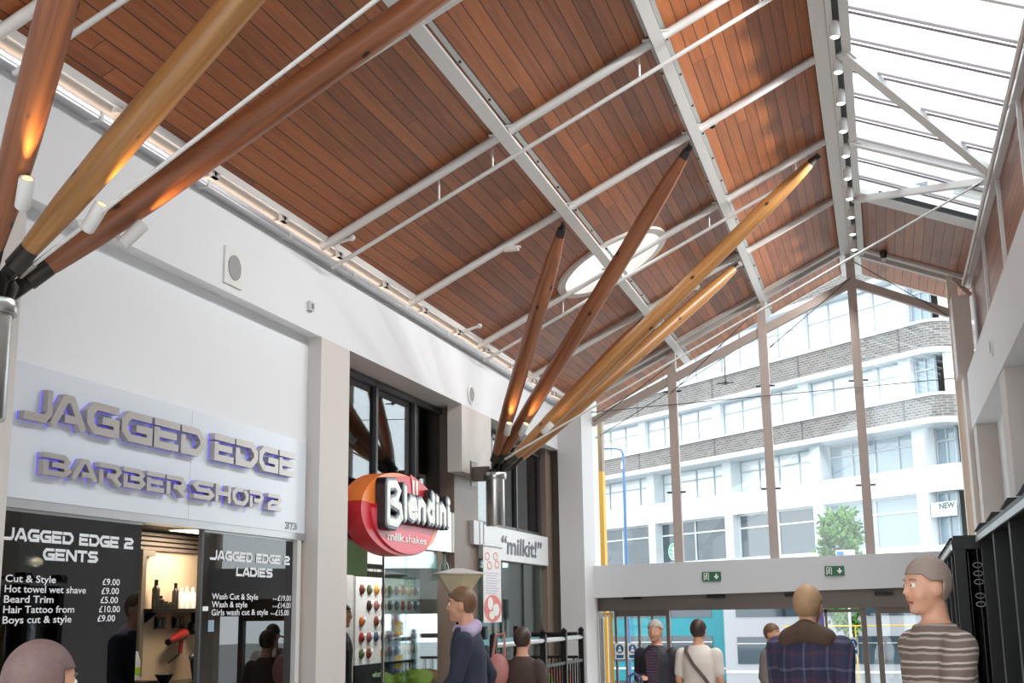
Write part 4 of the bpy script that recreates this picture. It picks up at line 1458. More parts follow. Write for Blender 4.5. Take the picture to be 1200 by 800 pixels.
ld = bpy.data.lights.new('menu_fill_light', 'AREA')
ld.energy = 7
ld.shape = 'RECTANGLE'
ld.size, ld.size_y = .25, 1.9
lo = bpy.data.objects.new('menu_fill_light', ld)
COL.objects.link(lo)
lo.parent = pnl
lo.location = (-4.85, 13.2, 2.65)
gd = thing('glass_screen', 'greenish glass screen of the milkshake shop in front of the menu board', 'glass screen', (-4.43, 11.85, 0))
put(box('pane', (-4.436, 11.05, 0), (-4.424, 11.62, 2.22), GREEN_GLASS, gd))
put(box('pane', (-4.436, 11.63, 0), (-4.424, 12.52, 2.22), GREEN_GLASS, gd))
put(box('edge_strip', (-4.44, 11.035, 0), (-4.42, 11.05, 2.22), STEEL, gd))
o = MB().box((-5.64, 10.9, .5), (-5.62, 12.1, 2.1)).build('wall_poster', mat('poster_orange', srgb(176, 76, 40), .5))
MB().lathe([(.36, .0), (.36, .006)], (-5.62, 11.55, 1.75), 28, 'X').build('green_disc', mat('poster_green', srgb(126, 150, 50), .5), o)
tag(o, 'orange poster with a green disc inside the milkshake shop doorway', 'poster')
gc = thing('hanging_sign', 'lime green hanging panel under the round sign', 'sign', (-4.75, 11.2, 2.3))
put(box('panel', (-4.80, 10.95, 1.96), (-4.78, 11.5, 2.45), mat('lime_panel', srgb(140, 176, 40), .4), gc))
for y in (11.05, 11.4):
    put(MB().tube([(-4.79, y, 2.45), (-4.79, y, 2.70)], .006, 6).build('hanger', STEEL, gc))
o = MB().box((-4.36, 12.93, 1.28), (-4.345, 13.05, 1.60)).build('notice_plate', DARK_FRAME)
MB().box((-4.346, 12.945, 1.46), (-4.342, 13.035, 1.57)).build('green_field', mat('lime_panel', srgb(140, 176, 40), .4), o)
MB().box((-4.346, 12.945, 1.31), (-4.342, 13.035, 1.42)).build('green_field', MATS['lime_panel'], o)
tag(o, 'small notice plate with two green squares on the stone pier', 'notice')
# lantern on the pier
ln = thing('wall_lantern', 'conical cream wall lantern with a pale lid on the stone pier', 'lamp', (-4.02, 12.0, 1.78))
MB().lathe([(.10, 0), (.245, .185), (.24, .19), (.0, .19)], n=6).build('shade', mat('cream_lantern_glass', srgb(228, 216, 180), .4), ln)
MB().lathe([(.262, .188), (.262, .20), (.05, .25), (.0, .252)], n=32).build('lid', mat('pale_lid', srgb(206, 204, 200), .4), ln, True)
MB().lathe([(.0, -.03), (.09, -.03), (.105, 0), (.0, .0)], n=20).build('base_ring', BLACK, ln)
MB().tube([(0, 0, -.03), (0, 0, -1.84)], .03, 12).build('post', BLACK, ln, True)
MB().lathe([(.11, -1.85), (.11, -1.83), (.04, -1.80)], n=20).build('foot', BLACK, ln)
o = MB().tube([(-4.38, 12.60, 1.93), (-4.38, 12.60, 2.08), (-4.38, 12.60, 2.13), (-4.38, 12.60, 2.22)], [.05, .05, .02, .018], 14).build('bottle_lamp', glass('bottle_glass', (.55, .75, .72), .1, .6), smooth=True)
MB().tube([(-4.38, 12.60, 2.20), (-4.38, 12.60, 2.225)], .02, 10).build('cap', DARK_STEEL, o)
tag(o, 'green glass bottle hung at the corner under the steel band', 'bottle')

# the neighbouring milk shop
ms = thing('shop_sign', 'white sign board lettered milkit! in quotation marks', 'sign', (-4.3, 15.3, 2.2))
put(box('board', (-4.42, 13.75, 2.20), (-4.30, 16.60, 2.575), mat('milk_sign_white', srgb(216, 220, 222), .4), ms))
m = MB()
text_into(m, '“milkit!”', (-4.298, 14.42, 2.285), PY, PZ, PX, 1.85, .20, .002, .028, .08)
if not m.v:
    text_into(m, '"milkit!"', (-4.298, 14.42, 2.285), PY, PZ, PX, 1.85, .20, 0, .018)
put(m.build('lettering', mat('slate_lettering', srgb(74, 82, 90), .5), ms))
mg = thing('shop_window_pane', 'greenish glass shop front below the milkit! board', 'shop window', (-4.4, 15.2, -.2))
for a, b in ((13.74, 14.68), (14.72, 15.66), (15.70, 16.60)):
    put(box('pane', (-4.406, a, -.1), (-4.394, b, 2.19), GREEN_GLASS, mg))
put(MB().box((-4.42, 14.68, -.15), (-4.38, 14.72, 2.2)).build('mullion', DARK_FRAME, mg))
put(MB().box((-4.42, 15.66, -.15), (-4.38, 15.70, 2.2)).build('mullion', DARK_FRAME, mg))
put(MB().box((-4.41, 13.74, 1.24), (-4.385, 16.60, 1.30)).build('teal_stripe', mat('teal_vinyl', srgb(90, 160, 170), .4), mg))
bn = thing('hanging_banner', 'tall white banner with faint drawings on the stone pier beside the lantern', 'banner', (-4.33, 14.0, 1.5))
put(box('cloth', (-4.292, 13.66, 1.49), (-4.284, 14.34, 2.33), mat('banner_white', srgb(232, 232, 232), .6), bn))
DRW = mat('banner_pink_print', srgb(226, 130, 124), .6)
m = MB()
m.prism(ell(28, 14.0, 1.645, .33, .15), OO, PY, PZ, PX, -4.284, -4.281)
put(m.build('pink_disc', DRW, bn))
m = MB()
for cy, cz, ry, rz in ((13.9, 1.70, .10, .07), (14.12, 1.63, .12, .07), (13.95, 1.57, .10, .045)):
    m.prism(ell(18, cy, cz, ry, rz), OO, PY, PZ, PX, -4.281, -4.279)
put(m.build('white_shapes', SW, bn))
for cy, cz in ((13.80, 2.22), (14.12, 2.23), (13.88, 2.12), (14.18, 2.14)):
    m = MB()
    for q in stroke_polys(ell(14, cy, cz, .08, .04), .018, True):
        m.prism(q, OO, PY, PZ, PX, -4.284, -4.281)
    put(m.build('drawing', mat('banner_rose_line', srgb(214, 160, 158), .6), bn))
m = MB()
for k in range(9):
    m.prism([(13.74, 2.04 - k * .028), (14.26 - .06 * (k % 3), 2.04 - k * .028), (14.26 - .06 * (k % 3), 2.032 - k * .028), (13.74, 2.032 - k * .028)], OO, PY, PZ, PX, -4.284, -4.282)
put(m.build('text_lines', mat('banner_lilac_line', srgb(178, 176, 206), .6), bn))
put(MB().tube([(-4.284, 13.62, 2.34), (-4.284, 14.38, 2.34)], .012, 8).build('top_rod', STEEL, bn))
wp = MB().box((-4.36, 13.40, 2.34), (-4.31, 13.74, 2.60)).build('blank_panel', mat('pale_panel', srgb(208, 211, 213), .4))
MB().box((-4.312, 13.60, 2.345), (-4.305, 13.61, 2.595)).build('seam', DARK_FRAME, wp)
tag(wp, 'blank pale panel below the far steel capital, beside the milkit! board', 'panel')
# inside furniture glimpsed through the glass
o = MB().box((-5.20, 14.9, 0), (-4.9, 16.3, 1.0)).build('serving_counter', mat('dark_counter', srgb(58, 56, 56), .5))
MB().box((-5.24, 14.85, 1.0), (-4.86, 16.35, 1.04)).build('top', mat('teal_vinyl', srgb(90, 160, 170), .4), o)
tag(o, 'dark serving counter with a teal top behind the milk shop glass', 'counter')
gp2 = thing('pendant_lamp', 'pale green square pendant behind the milk shop glass', 'lamp', (-5.0, 15.1, 1.98))
MB().box((-.14, -.16, 0), (.14, .16, .22)).build('shade', mat('pale_green_shade', srgb(176, 206, 150), .5), gp2)
MB().tube([(0, 0, .22), (0, 0, .72)], .006, 6).build('flex', BLACK, gp2)
gp3 = thing('pendant_lamp', 'cream pendant behind the banner at the milk shop', 'lamp', (-4.75, 14.35, 1.82))
MB().lathe([(.10, 0), (.14, .30), (.0, .30)], n=20).build('shade', mat('cream_lantern_glass', srgb(206, 192, 150), .4), gp3, True)
MB().tube([(0, 0, .30), (0, 0, .88)], .006, 6).build('flex', BLACK, gp3)

# railings in front of the shops
def fz(y):
    return 0 if y < 9 else (-.3 * (y - 9) / 8 if y < 17 else -.3)


def railing(x, y0, y1, ztop, lab, nb, posts):
    t = thing('railing', lab, 'railing', (x, y0, 0))
    f = put
    f(MB().tube([(x, y0, ztop), (x, y1, ztop)], .026, 12).build('handrail', STEEL, t, True))
    f(MB().box((x - .02, y0, ztop - .27), (x + .02, y1, ztop - .24)).build('mid_rail', BLACK, t))
    f(MB().box((x - .02, y0, .12 + fz((y0 + y1) / 2)), (x + .02, y1, .15 + fz((y0 + y1) / 2))).build('bottom_rail', BLACK, t))
    for y in posts:
        f(MB().box((x - .03, y - .03, fz(y)), (x + .03, y + .03, ztop + .06)).lathe([(.03, ztop + .06), (.036, ztop + .09), (.0, ztop + .12)], (x, y, 0), 12).build('post', BLACK, t))
    proto = None
    for k in range(nb):
        y = y0 + (k + .5) * (y1 - y0) / nb
        if proto is None:
            proto = MB().box((-.009, -.009, 0), (.009, .009, ztop - .27 - .15 - fz(13))).build('baluster', BLACK, t)
            o = proto
        else:
            o = proto.copy()
            COL.objects.link(o)
            o.parent = t
        o.location = Vector((x, y, .15 + fz(13))) - t.location


railing(-3.4, 11.1, 14.6, 1.31, 'black railing with a steel handrail in front of the milk shop glass', 30, [11.12, 12.87, 13.75, 14.58])
rt = thing('railing', 'short black return railing beside the white end pillar', 'railing', (-3.85, 14.62, 0))
put(MB().tube([(-4.2, 14.66, 1.34), (-3.46, 14.66, 1.34)], .026, 12).build('handrail', BLACK, rt, True))
put(MB().box((-4.2, 14.64, 1.07), (-3.46, 14.68, 1.10)).build('mid_rail', BLACK, rt))
for k in range(8):
    put(MB().box((-4.14 + k * .088, 14.651, -.2), (-4.122 + k * .088, 14.669, 1.07)).build('baluster', BLACK, rt))
put(MB().box((-4.23, 14.63, -.22), (-4.17, 14.69, 1.44)).build('post', BLACK, rt))


def tub_chair(x, y, rz, m_, lab):
    t = thing('tub_chair', lab, 'chair', (x, y, fz(y)), R(rz), 'tub chairs behind the railing')
    vs, fs = [], []
    n = 20
    for i, (r0, z) in enumerate(((.26, .12), (.28, .45), (.29, .80), (.30, 1.16))):
        for k in range(n + 1):
            a = R(-20 + 220 * k / n)
            zz = z if i < 2 else z - (.12 if i == 3 else .05) * (1 - math.sin(a))
            vs.append((r0 * math.cos(a), r0 * math.sin(a), zz))
    for i in range(3):
        for k in range(n):
            fs.append((i * (n + 1) + k, i * (n + 1) + k + 1, (i + 1) * (n + 1) + k + 1, (i + 1) * (n + 1) + k))
    o = MB().add(vs, fs).build('backrest', m_, t, True)
    sd = o.modifiers.new('thickness', 'SOLIDIFY')
    sd.thickness = .03
    MB().lathe([(.25, .38), (.27, .44), (.25, .47), (.0, .48)], n=24).build('seat', m_, t, True)
    for a in (45, 135, 225, 315):
        MB().tube([(.20 * math.cos(R(a)), .20 * math.sin(R(a)), 0), (.18 * math.cos(R(a)), .18 * math.sin(R(a)), .39)], .016, 8).build('leg', STEEL, t)


LIME = mat('lime_upholstery', srgb(168, 200, 42), .6)
tub_chair(-3.75, 13.45, 10, LIME, 'lime green tub chair behind the middle of the railing')
tub_chair(-3.75, 12.25, -10, LIME, 'lime green tub chair behind the nearer end of the railing')
tub_chair(-3.72, 14.15, -25, mat('burnt_orange_weave', srgb(190, 84, 40), .7), 'burnt orange tub chair behind the far end of the railing')
tub_chair(-3.72, 11.55, 20, mat('dark_red_upholstery', srgb(110, 36, 40), .6), 'dark red tub chair behind the nearest end of the railing')

# red and blue information strip on the end pillar
st_ = thing('information_strip', 'narrow upright sign strip, red above blue, beside the entrance', 'sign', (-3.93, 17.41, .4))
put(box('red_panel', (-3.985, 17.405, 1.22), (-3.895, 17.42, 1.47), mat('strip_red', srgb(186, 40, 70), .5), st_))
put(box('blue_panel', (-3.985, 17.405, .0), (-3.895, 17.42, 1.22), mat('strip_blue', srgb(60, 72, 160), .5), st_))
m = MB()
for k in range(9):
    for q in stroke_polys(ell(10, -3.94, 1.40 - k * .10, .022, .028), .01, True):
        m.prism(q, (0, 17.405, 0), PX, PZ, -PY, 0, .002)
put(m.build('white_marks', SW, st_))


def sticker(x, z, lab):
    t = thing('door_sticker', lab, 'sticker', (x, 17.83, z), 0, 'blue stickers on the door glass')
    MB().box((-.07, -.004, -.11), (.07, 0, .11)).build('sheet', SW, t)
    MB().prism(ell(24, 0, .03, .055, .06), (0, -.004, 0), PX, PZ, -PY, 0, .002).build('blue_disc', mat('sticker_blue', srgb(24, 96, 160), .5), t)
    MB().prism([(-.05, -.095), (.05, -.095), (.05, -.05), (-.05, -.05)], (0, -.004, 0), PX, PZ, -PY, 0, .002).build('caption_bar', MATS['sticker_blue'], t)
    m = MB()
    m.prism(ell(12, 0, .05, .015, .016), (0, -.006, 0), PX, PZ, -PY, 0, .002)
    m.prism([(-.028, -.01), (.028, -.01), (.018, .03), (-.018, .03)], (0, -.006, 0), PX, PZ, -PY, 0, .002)
    m.build('white_figure', SW, t)


sticker(-3.61, 1.05, 'blue and white notice sticker on the left door glass, left one')
sticker(-3.43, 1.05, 'blue and white notice sticker on the left door glass, right one')
sticker(-.62, 1.09, 'blue and white notice sticker on the right door glass, left one')
sticker(-.46, 1.10, 'blue and white notice sticker on the right door glass, right one')

# ================================================================== BLACK KIOSKS ON THE RIGHT
KG = glass('kiosk_glass', (.62, .68, .68), .10, .6)


def kiosk(name, lab, x, y0, y1, z, fins, slope=0.0):
    t = thing(name, lab, 'kiosk', (x, y0, 0))
    zt = lambda y: z - slope * (y - y0)
    for y in fins:
        put(MB().box((x, y - .05, fz(y)), (x + .16, y + .05, zt(y) - .06)).build('upright', BLACK, t))
    put(MB().beam((x + .06, y0, zt(y0) - .03), (x + .06, y1, zt(y1) - .03), .16, .06).build('top_rail', BLACK, t))
    put(MB().beam((x - .025, y0, zt(y0) - .055), (x - .025, y1, zt(y1) - .055), .012, .04).build('silver_trim', ALU, t))
    put(MB().box((x + .10, y0 + .02, fz(y1) + .05), (x + .112, y1 - .02, min(zt(y0), zt(y1)) - .07)).build('glazing', KG, t))
    put(MB().box((x + .02, y0, fz(y1)), (x + .14, y1, fz(y0) + .30)).build('plinth', BLACK, t))
    for y in fins:
        put(MB().prism([(-.06, 0), (.10, 0), (.10, .06), (-.02, .06)], (x + .02, y, zt(y)), PX, PZ, PY, -.06, .06).build('clamp', BLACK, t))
    return t


k1 = kiosk('glazed_kiosk', 'tall black framed glass kiosk front at the right edge', .70, 5.6, 10.05, 2.135, [5.66, 6.75, 7.72, 8.86, 9.98], 0)
k2 = kiosk('glazed_kiosk', 'lower black framed kiosk standing just beyond the taller one', .53, 10.25, 13.0, 2.09, [10.9, 11.6, 12.3, 12.94], .02)
put(MB().box((.52, 10.20, 0), (.60, 10.27, 2.09)).box((.74, 10.20, 0), (.80, 10.27, 2.09)).box((.52, 10.19, 2.02), (1.2, 10.27, 2.12)).build('end_frame', BLACK, k2))
put(MB().box((.60, 10.23, 0), (.74, 10.24, 2.02)).build('end_glass', SMOKE_GLASS, k2))
for k in range(5):
    m = MB()
    for q in stroke_polys(ell(16, .68, 1.90 - k * .062 - (.04 if k > 2 else 0), .032, .018), .007, True):
        m.prism(q, (0, 10.23, 0), PX, PZ, -PY, 0, .002)
    put(m.build('chain_link', mat('pale_etching', srgb(120, 120, 122), .5), k2))
ds = thing('display_shelf', 'small shelf unit behind the glass of the taller kiosk', 'shelf', (.95, 8.3, 0))
MB().box((-.05, -.6, 0), (.2, .6, .9)).build('cabinet', mat('kiosk_white', srgb(210, 212, 214), .5), ds)
for z in (1.15, 1.4):
    MB().box((-.05, -.6, z), (.2, .6, z + .02)).build('shelf_board', STEEL, ds)
for y in (-.58, .58):
    MB().box((.15, y - .02, .9), (.19, y + .02, 1.42)).build('shelf_post', STEEL, ds)
MB().box((.2, -.62, 0), (.22, .62, 1.7)).build('back_panel', mat('blue_panel', srgb(60, 130, 180), .4), ds)

# ================================================================== OUTSIDE
bld = thing('office_building', 'white and grey-brick office building with long window bands beyond the street', 'building', (2.84, 52.4, 0), R(-45.0))
BRK = brick_mat('grey_brick', srgb(116, 109, 106), srgb(88, 83, 81), srgb(140, 138, 136), .28, .11)
WIN_UP = mat('sky_blind_glass', srgb(214, 220, 224), .08, var=.08, scale=.6, spec=.8)  # white sky reflections and blinds put into the pale base colour
WIN_MID = mat('blue_grey_glass', srgb(128, 146, 158), .05, var=.10, scale=.5, spec=.8)
WIN_DK = mat('dark_shop_glass', srgb(48, 64, 74), .05, var=.25, scale=.7, spec=.7)
X0, X1 = -41.0, 0.6
COLS = [-1.51, -7.58, -13.86, -20.32, -27.0, -33.9, -41.0]


def slabs(z0, z1, y0, material, name, extra=0.0):
    o = MB()
    o.box((X0, y0, z0), (X1 - .9, 3.0, z1))
    # rounded corner on the near end
    n = 8
    pts = [(X1 - .9, y0)] + [(X1 - .9 + (0.9 + extra) * math.sin(k * math.pi / 2 / n), y0 + .9 - .9 * math.cos(k * math.pi / 2 / n)) for k in range(1, n + 1)] + [(X1 + extra, 3.0), (X1 - .9, 3.0)]
    o.prism(pts, (0, 0, 0), PX, PY, PZ, z0, z1)
    return o.build(name, material, bld)


slabs(6.05, 7.10, -.05, FACADE, 'white_band')
for z0, z1 in ((8.86, 9.74), (11.66, 12.70), (15.05, 16.60)):
    b = slabs(z0, z1, -.75, BRK, 'brick_band')
    for k in COLS[:-1]:
        MB().box((k - .04, -.77, z0), (k + .04, -.74, z1)).build('expansion_joint', mat('joint_dark', srgb(92, 94, 98), .7), b)
    slabs(z0 - .22, z0 - .001, -.95, FACADE, 'white_ledge')
    slabs(z1 + .001, z1 + .12, -.85, FACADE, 'white_coping')
slabs(18.6, 19.6, -.5, FACADE, 'parapet')
slabs(2.0, 3.95, -.05, FACADE, 'base_wall')
for z in (-1.4,):
    slabs(z, 2.0, .3, FACADE, 'ground_wall')
floors = [(3.95, 6.05, .35, WIN_DK, 5.40, 2), (7.10, 8.64, .55, WIN_UP, 8.1, 4), (9.86, 11.44, -.3, WIN_UP, 10.9, 4), (12.82, 14.83, -.3, WIN_UP, 14.1, 4), (16.72, 18.6, -.3, WIN_UP, 18.0, 4)]
for fi, (z0, z1, yy, gm, tz, nl) in enumerate(floors):
    for ci, c in enumerate(COLS[:-1]):
        wd = .55 if fi else .5
        MB().box((c - wd / 2 - .05, -.10 if fi < 2 else -.55, z0), (c + wd / 2 + .05, yy + .5, z1)).build('column', FACADE, bld)
        a, b = COLS[ci + 1] + wd / 2 + .05, c - wd / 2 - .05
        g = gm
        if fi == 0 and c > -2:
            g = WIN_MID
        if fi == 1 and ci == 0:
            g = WIN_MID
        f = MB()
        t = .07
        f.box((a, yy - .05, z0), (b, yy + .05, z0 + t)).box((a, yy - .05, z1 - t), (b, yy + .05, z1)).box((a, yy - .05, tz - t / 2), (b, yy + .05, tz + t / 2))
        for k in range(nl + 1):
            x = a + (b - a) * k / nl
            f.box((x - t / 2, yy - .05, z0), (x + t / 2, yy + .05, z1))
        fo = f.build('window', mat('pale_window_frame', srgb(164, 171, 176), .5) if fi else FACADE, bld)
        MB().box((a, yy + .01, z0), (b, yy + .03, z1)).build('pane', g, fo)
    # end bay by the corner
    f = MB().box((-1.1, yy - .05, z0), (-.1, yy + .05, z0 + .07)).box((-1.1, yy - .05, z1 - .07), (-.1, yy + .05, z1)).box((-1.1, yy - .05, tz - .04), (-.1, yy + .05, tz + .04))
    for x in (-1.1, -.6, -.13):
        f.box((x - .03, yy - .05, z0), (x + .03, yy + .05, z1))
    fo = f.build('window', mat('pale_window_frame', srgb(164, 171, 176), .5), bld)
    MB().box((-1.2, yy + .01, z0), (-.05, yy + .03, z1)).build('pane', WIN_MID, fo)
    MB().box((.3, yy, z0), (.5, yy + 2.0, z1)).build('corner_wall', FACADE, bld)
MB().box((X0, .9, 2), (X1 - .1, 2.9, 19)).build('core', SHELL, bld)
MB().box((X0, .3, 19.6), (X1, 3, 19.75)).build('roof_edge', FACADE, bld)
# shop name on the end bay and the round green shop emblem
sg = MB().box((-1.15, -.06, 5.05), (.10, .0, 5.62)).build('shop_name_board', FACADE, bld)
m = MB()
text_into(m, 'NEW', (-.72, -.065, 5.36), PX, PZ, -PY, .78, .22, 0, .03)
m.build('lettering', mat('grey_black_lettering', srgb(70, 74, 80), .5), sg)
em = MB().lathe([(.46, 0), (.46, -.03)], (-18.9, .25, 4.55), 32, 'Y').build('round_emblem', mat('emblem_green', srgb(60, 160, 120), .5), bld)
m = MB()
for r_ in (.40,):
    for q in stroke_polys(ell(28, 0, 0, r_, r_), .03, True):
        m.prism(q, (-18.9, .215, 4.55), PX, PZ, -PY, 0, .01)
for q in ([(-.22, .2), (0, .1), (.22, .2)], [(-.25, 0), (0, -.1), (.25, 0)], [(-.2, -.2), (0, -.28), (.2, -.2)], [(0, .28), (0, -.3)]):
    for p in stroke_polys(q, .06):
        m.prism(p, (-18.9, .215, 4.55), PX, PZ, -PY, 0, .01)
m.build('white_lines', SW, em)


def side_building(name, lab, loc, rz, size, m_, rows, cols):
    t = thing(name, lab, 'building', loc, R(rz))
    sx, sy, sz = size
    MB().box((-sx / 2, 0, 0), (sx / 2, sy, sz)).build('walls', m_, t)
    MB().box((-sx / 2 - .2, -.2, sz), (sx / 2 + .2, sy + .2, sz + .5)).build('parapet', FACADE, t)
    for r_ in range(rows):
        for c in range(cols):
            x = -sx / 2 + (c + .5) * sx / cols
            z = 3 + r_ * (sz - 3) / rows
            w_ = sx / cols * .3
            f = MB().box((x - w_, -.08, z), (x + w_, .02, z + 1.9)).build('window', FACADE, t)
            MB().box((x - w_ + .1, -.10, z + .1), (x + w_ - .1, -.07, z + 1.8)).build('pane', WIN_DK, f)
    return t


# street lamp, tree, totem
sl = thing('street_lamp', 'slim blue street lamp post outside the left gable pane', 'street lamp', (-4.68, 24.0, -.5))
BLU = mat('lamp_post_blue', srgb(66, 104, 150), .4)
MB().tube([(0, 0, 0), (0, 0, 1.0), (0, 0, 5.05), (-.03, 0, 5.13), (-.12, 0, 5.17), (-.30, 0, 5.18)], [.045, .036, .028, .022, .018, .018], 14).build('post', BLU, sl, True)
MB().ball((-.36, 0, 5.18), (.14, .06, .022)).build('lamp_head', BLU, sl, True)
MB().tube([(-.02, 0, 4.78), (-.02, 0, 4.92)], [.035, .02], 10).build('white_fitting', WHITE_STEEL, sl)
MB().lathe([(.10, 0), (.10, .05), (.06, .08)], n=16).build('base', BLU, sl)
tt = thing('sign_totem', 'yellow edged beige totem outside the entrance left of the blue lamp post', 'totem', (-4.28, 19.6, -.3))
MB().box((-.16, -.08, 0), (.06, .08, 4.05)).build('beige_panel', mat('totem_beige', srgb(228, 216, 200), .5), tt)
MB().box((.06, -.09, 0), (.14, .09, 4.05)).build('yellow_edge', YELLOW, tt)
MB().box((-.16, -.085, 4.05), (.08, .085, 4.85)).build('yellow_head', mat('totem_ochre', srgb(200, 164, 40), .5), tt)
MB().box((.08, -.085, 4.05), (.14, .085, 4.85)).build('brown_head', mat('totem_brown', srgb(128, 106, 84), .5), tt)
MB().box((-.16, -.085, 2.63), (.06, -.08, 2.95)).build('amber_field', mat('totem_amber', srgb(226, 176, 80), .5), tt)

LEAF, nt, N, L, b = new_mat('leaf_green')
tc = N.new('ShaderNodeTexCoord')
wn = N.new('ShaderNodeTexNoise')
wn.inputs['Scale'].default_value = 9
L.new(tc.outputs['Object'], wn.inputs['Vector'])
rp = N.new('ShaderNodeValToRGB')
rp.color_ramp.elements[0].color = srgb(34, 76, 24)
rp.color_ramp.elements[1].color = srgb(92, 144, 52)
L.new(wn.outputs['Fac'], rp.inputs[0])
L.new(rp.outputs[0], b.inputs['Base Color'])
b.inputs['Roughness'].default_value = .6


def tree(loc, h, lab, seed):
    rnd = random.Random(seed)
    t = thing('street_tree', lab, 'tree', loc)
    MB().tube([(0, 0, 0), (.04, .02, h * .35), (-.02, .04, h * .7), (0, 0, h * .93)], [.11, .09, .05, .01], 10).build('trunk', mat('bark', srgb(96, 84, 70), .9), t, True)
    cr = MB()
    for i in range(60):
        u_ = rnd.random()
        z = h * (.36 + .60 * u_)
        rr = h * .095 * math.sin(math.pi * (0.12 + .84 * (1 - u_))) + .05
        a = rnd.random() * 6.28
        q = math.sqrt(rnd.random()) * rr
        c = Vector((q * math.cos(a), q * math.sin(a), z))
        for k in range(85):
            d = Vector((rnd.gauss(0, 1), rnd.gauss(0, 1), rnd.gauss(0, 1))).normalized()
            p = c + d * rnd.uniform(.10, .30)
            s = rnd.uniform(.07, .13)
            a1 = Vector((rnd.gauss(0, 1), rnd.gauss(0, 1), rnd.gauss(0, 1))).normalized()
            a2 = a1.cross(d).normalized()
            cr.add([p, p + a1 * s + a2 * s * .5, p + a1 * s * 2, p + a1 * s - a2 * s * .5], [(0, 1, 2, 3)])
    cr.build('foliage', LEAF, t, recalc=False)
    return t


tree((-1.20, 40.2, -1.3), 6.05, 'small bright green street tree seen over the beam through the third pane', 3)
# van roof and a road sign just over the beam
rs = thing('road_sign', 'small white and blue road sign at the foot of the street tree', 'road sign', (-1.02, 38.0, -1.2))
MB().tube([(0, 0, 0), (0, 0, 4.4)], .04, 10).build('post', STEEL, rs)
MB().box((-.26, -.05, 4.05), (.26, -.02, 4.42)).build('plate', SW, rs)
MB().box((-.24, -.056, 4.1), (-.04, -.05, 4.38)).build('blue_field', MATS['sticker_blue'], rs)

# bus across the street, with its parts
def bus(loc, rz, length, body, lab, band):
    t = thing('bus', lab, 'bus', loc, R(rz))
    h, w_ = 4.2, 2.5
    prof = [(0, .35), (w_, .35), (w_, h - .3), (w_ - .25, h), (.25, h), (0, h - .3)]
    MB().prism(prof, (-length / 2, 0, 0), PY, PZ, PX, 0, length).build('body', body, t)
    for z0, z1 in ((1.28, 2.12), (2.75, 3.62)):
        f = MB().box((-length / 2 + .4, -.03, z0), (length / 2 - .4, .02, z1)).build('window_band', WIN_DK, t)
        pl = MB()
        n = int(length / 1.5)
        for k in range(1, n):
            x = -length / 2 + .4 + (length - .8) * k / n
            pl.box((x - .04, -.045, z0), (x + .04, -.02, z1))
        pl.build('pillar', BLACK, f)
        MB().box((-length / 2 + .4, -.045, z0 + .62), (length / 2 - .4, -.03, z0 + .65)).build('vent_line', STEEL, f)
    MB().box((-length / 2, -.02, .35), (length / 2, .0, .62)).build('skirt', band, t)
    MB().box((-length / 2, -.025, 1.0), (length / 2, .0, 1.06)).build('stripe', SW, t)
    for x in (-length / 2 + 2.2, length / 2 - 2.2):
        wv = MB().lathe([(.5, -.06), (.5, .2), (.2, .2)], (x, 0.02, .5), 24, 'Y').build('wheel', BLACK, t, True)
        MB().lathe([(.25, -.08), (.22, -.07)], (x, 0.02, .5), 18, 'Y').build('hub', STEEL, wv)
    return t


bus((-10.9, 45.0, -1.4), -3, 11.0, TEAL, 'teal bus standing in the street beyond the sliding doors', mat('bus_dark_skirt', srgb(60, 64, 70), .5))
bus((-.1, 42.0, -1.4), -3, 10.0, mat('bus_white', srgb(150, 153, 158), .4), 'white bus beyond the right hand door panes', mat('bus_dark_skirt', srgb(60, 64, 70), .5))
# ticket post with yellow reader boxes
tp = thing('ticket_post', 'violet-blue post with yellow reader boxes outside the right sliding door', 'ticket post', (-.98, 20.2, -.3))
MB().box((-.06, -.06, 0), (.06, .06, 2.6)).build('post', mat('violet_blue', srgb(84, 84, 130), .5), tp)
for z in (1.55, 1.02):
    MB().box((-.14, -.10, z), (-.03, -.02, z + .22)).build('reader_box', YELLOW, tp)
MB().box((-.22, -.02, .45), (.22, .02, .85)).build('panel', mat('pale_panel', srgb(208, 211, 213), .4), tp)
tg = thing('guard_rail', 'yellow guard rail standing beyond the sliding doors', 'guard rail', (-1.5, 30.0, -.77))
for z in (1.97,):
    MB().tube([(-.8, 0, z), (2.4, 0, z)], .014, 10).build('rail', YELLOW, tg, True)
for x in (-.7, .8, 2.3):
    MB().tube([(x, 0, 0), (x, 0, 1.99)], .014, 10).build('post', YELLOW, tg)

# ================================================================== PEOPLE
def fused(mbs, name, voxel, material, parent, smooth=4, shrink=0.0):
    """one continuous surface out of overlapping solids"""
    m = MB()
    m.v, m.f, m.m = mbs.v, mbs.f, mbs.m
    o = m.build(name, material, None)
    r = o.modifiers.new('r', 'REMESH')
    r.mode = 'VOXEL'
    r.voxel_size = voxel
    s = o.modifiers.new('s', 'SMOOTH')
    s.iterations = smooth
    s.factor = .5
    dg_ = bpy.context.evaluated_depsgraph_get()
    me = bpy.data.meshes.new_from_object(o.evaluated_get(dg_))
    o.modifiers.clear()
    o.data = me
    me.polygons.foreach_set('use_smooth', [True] * len(me.polygons))
    o.parent = parent
    return o


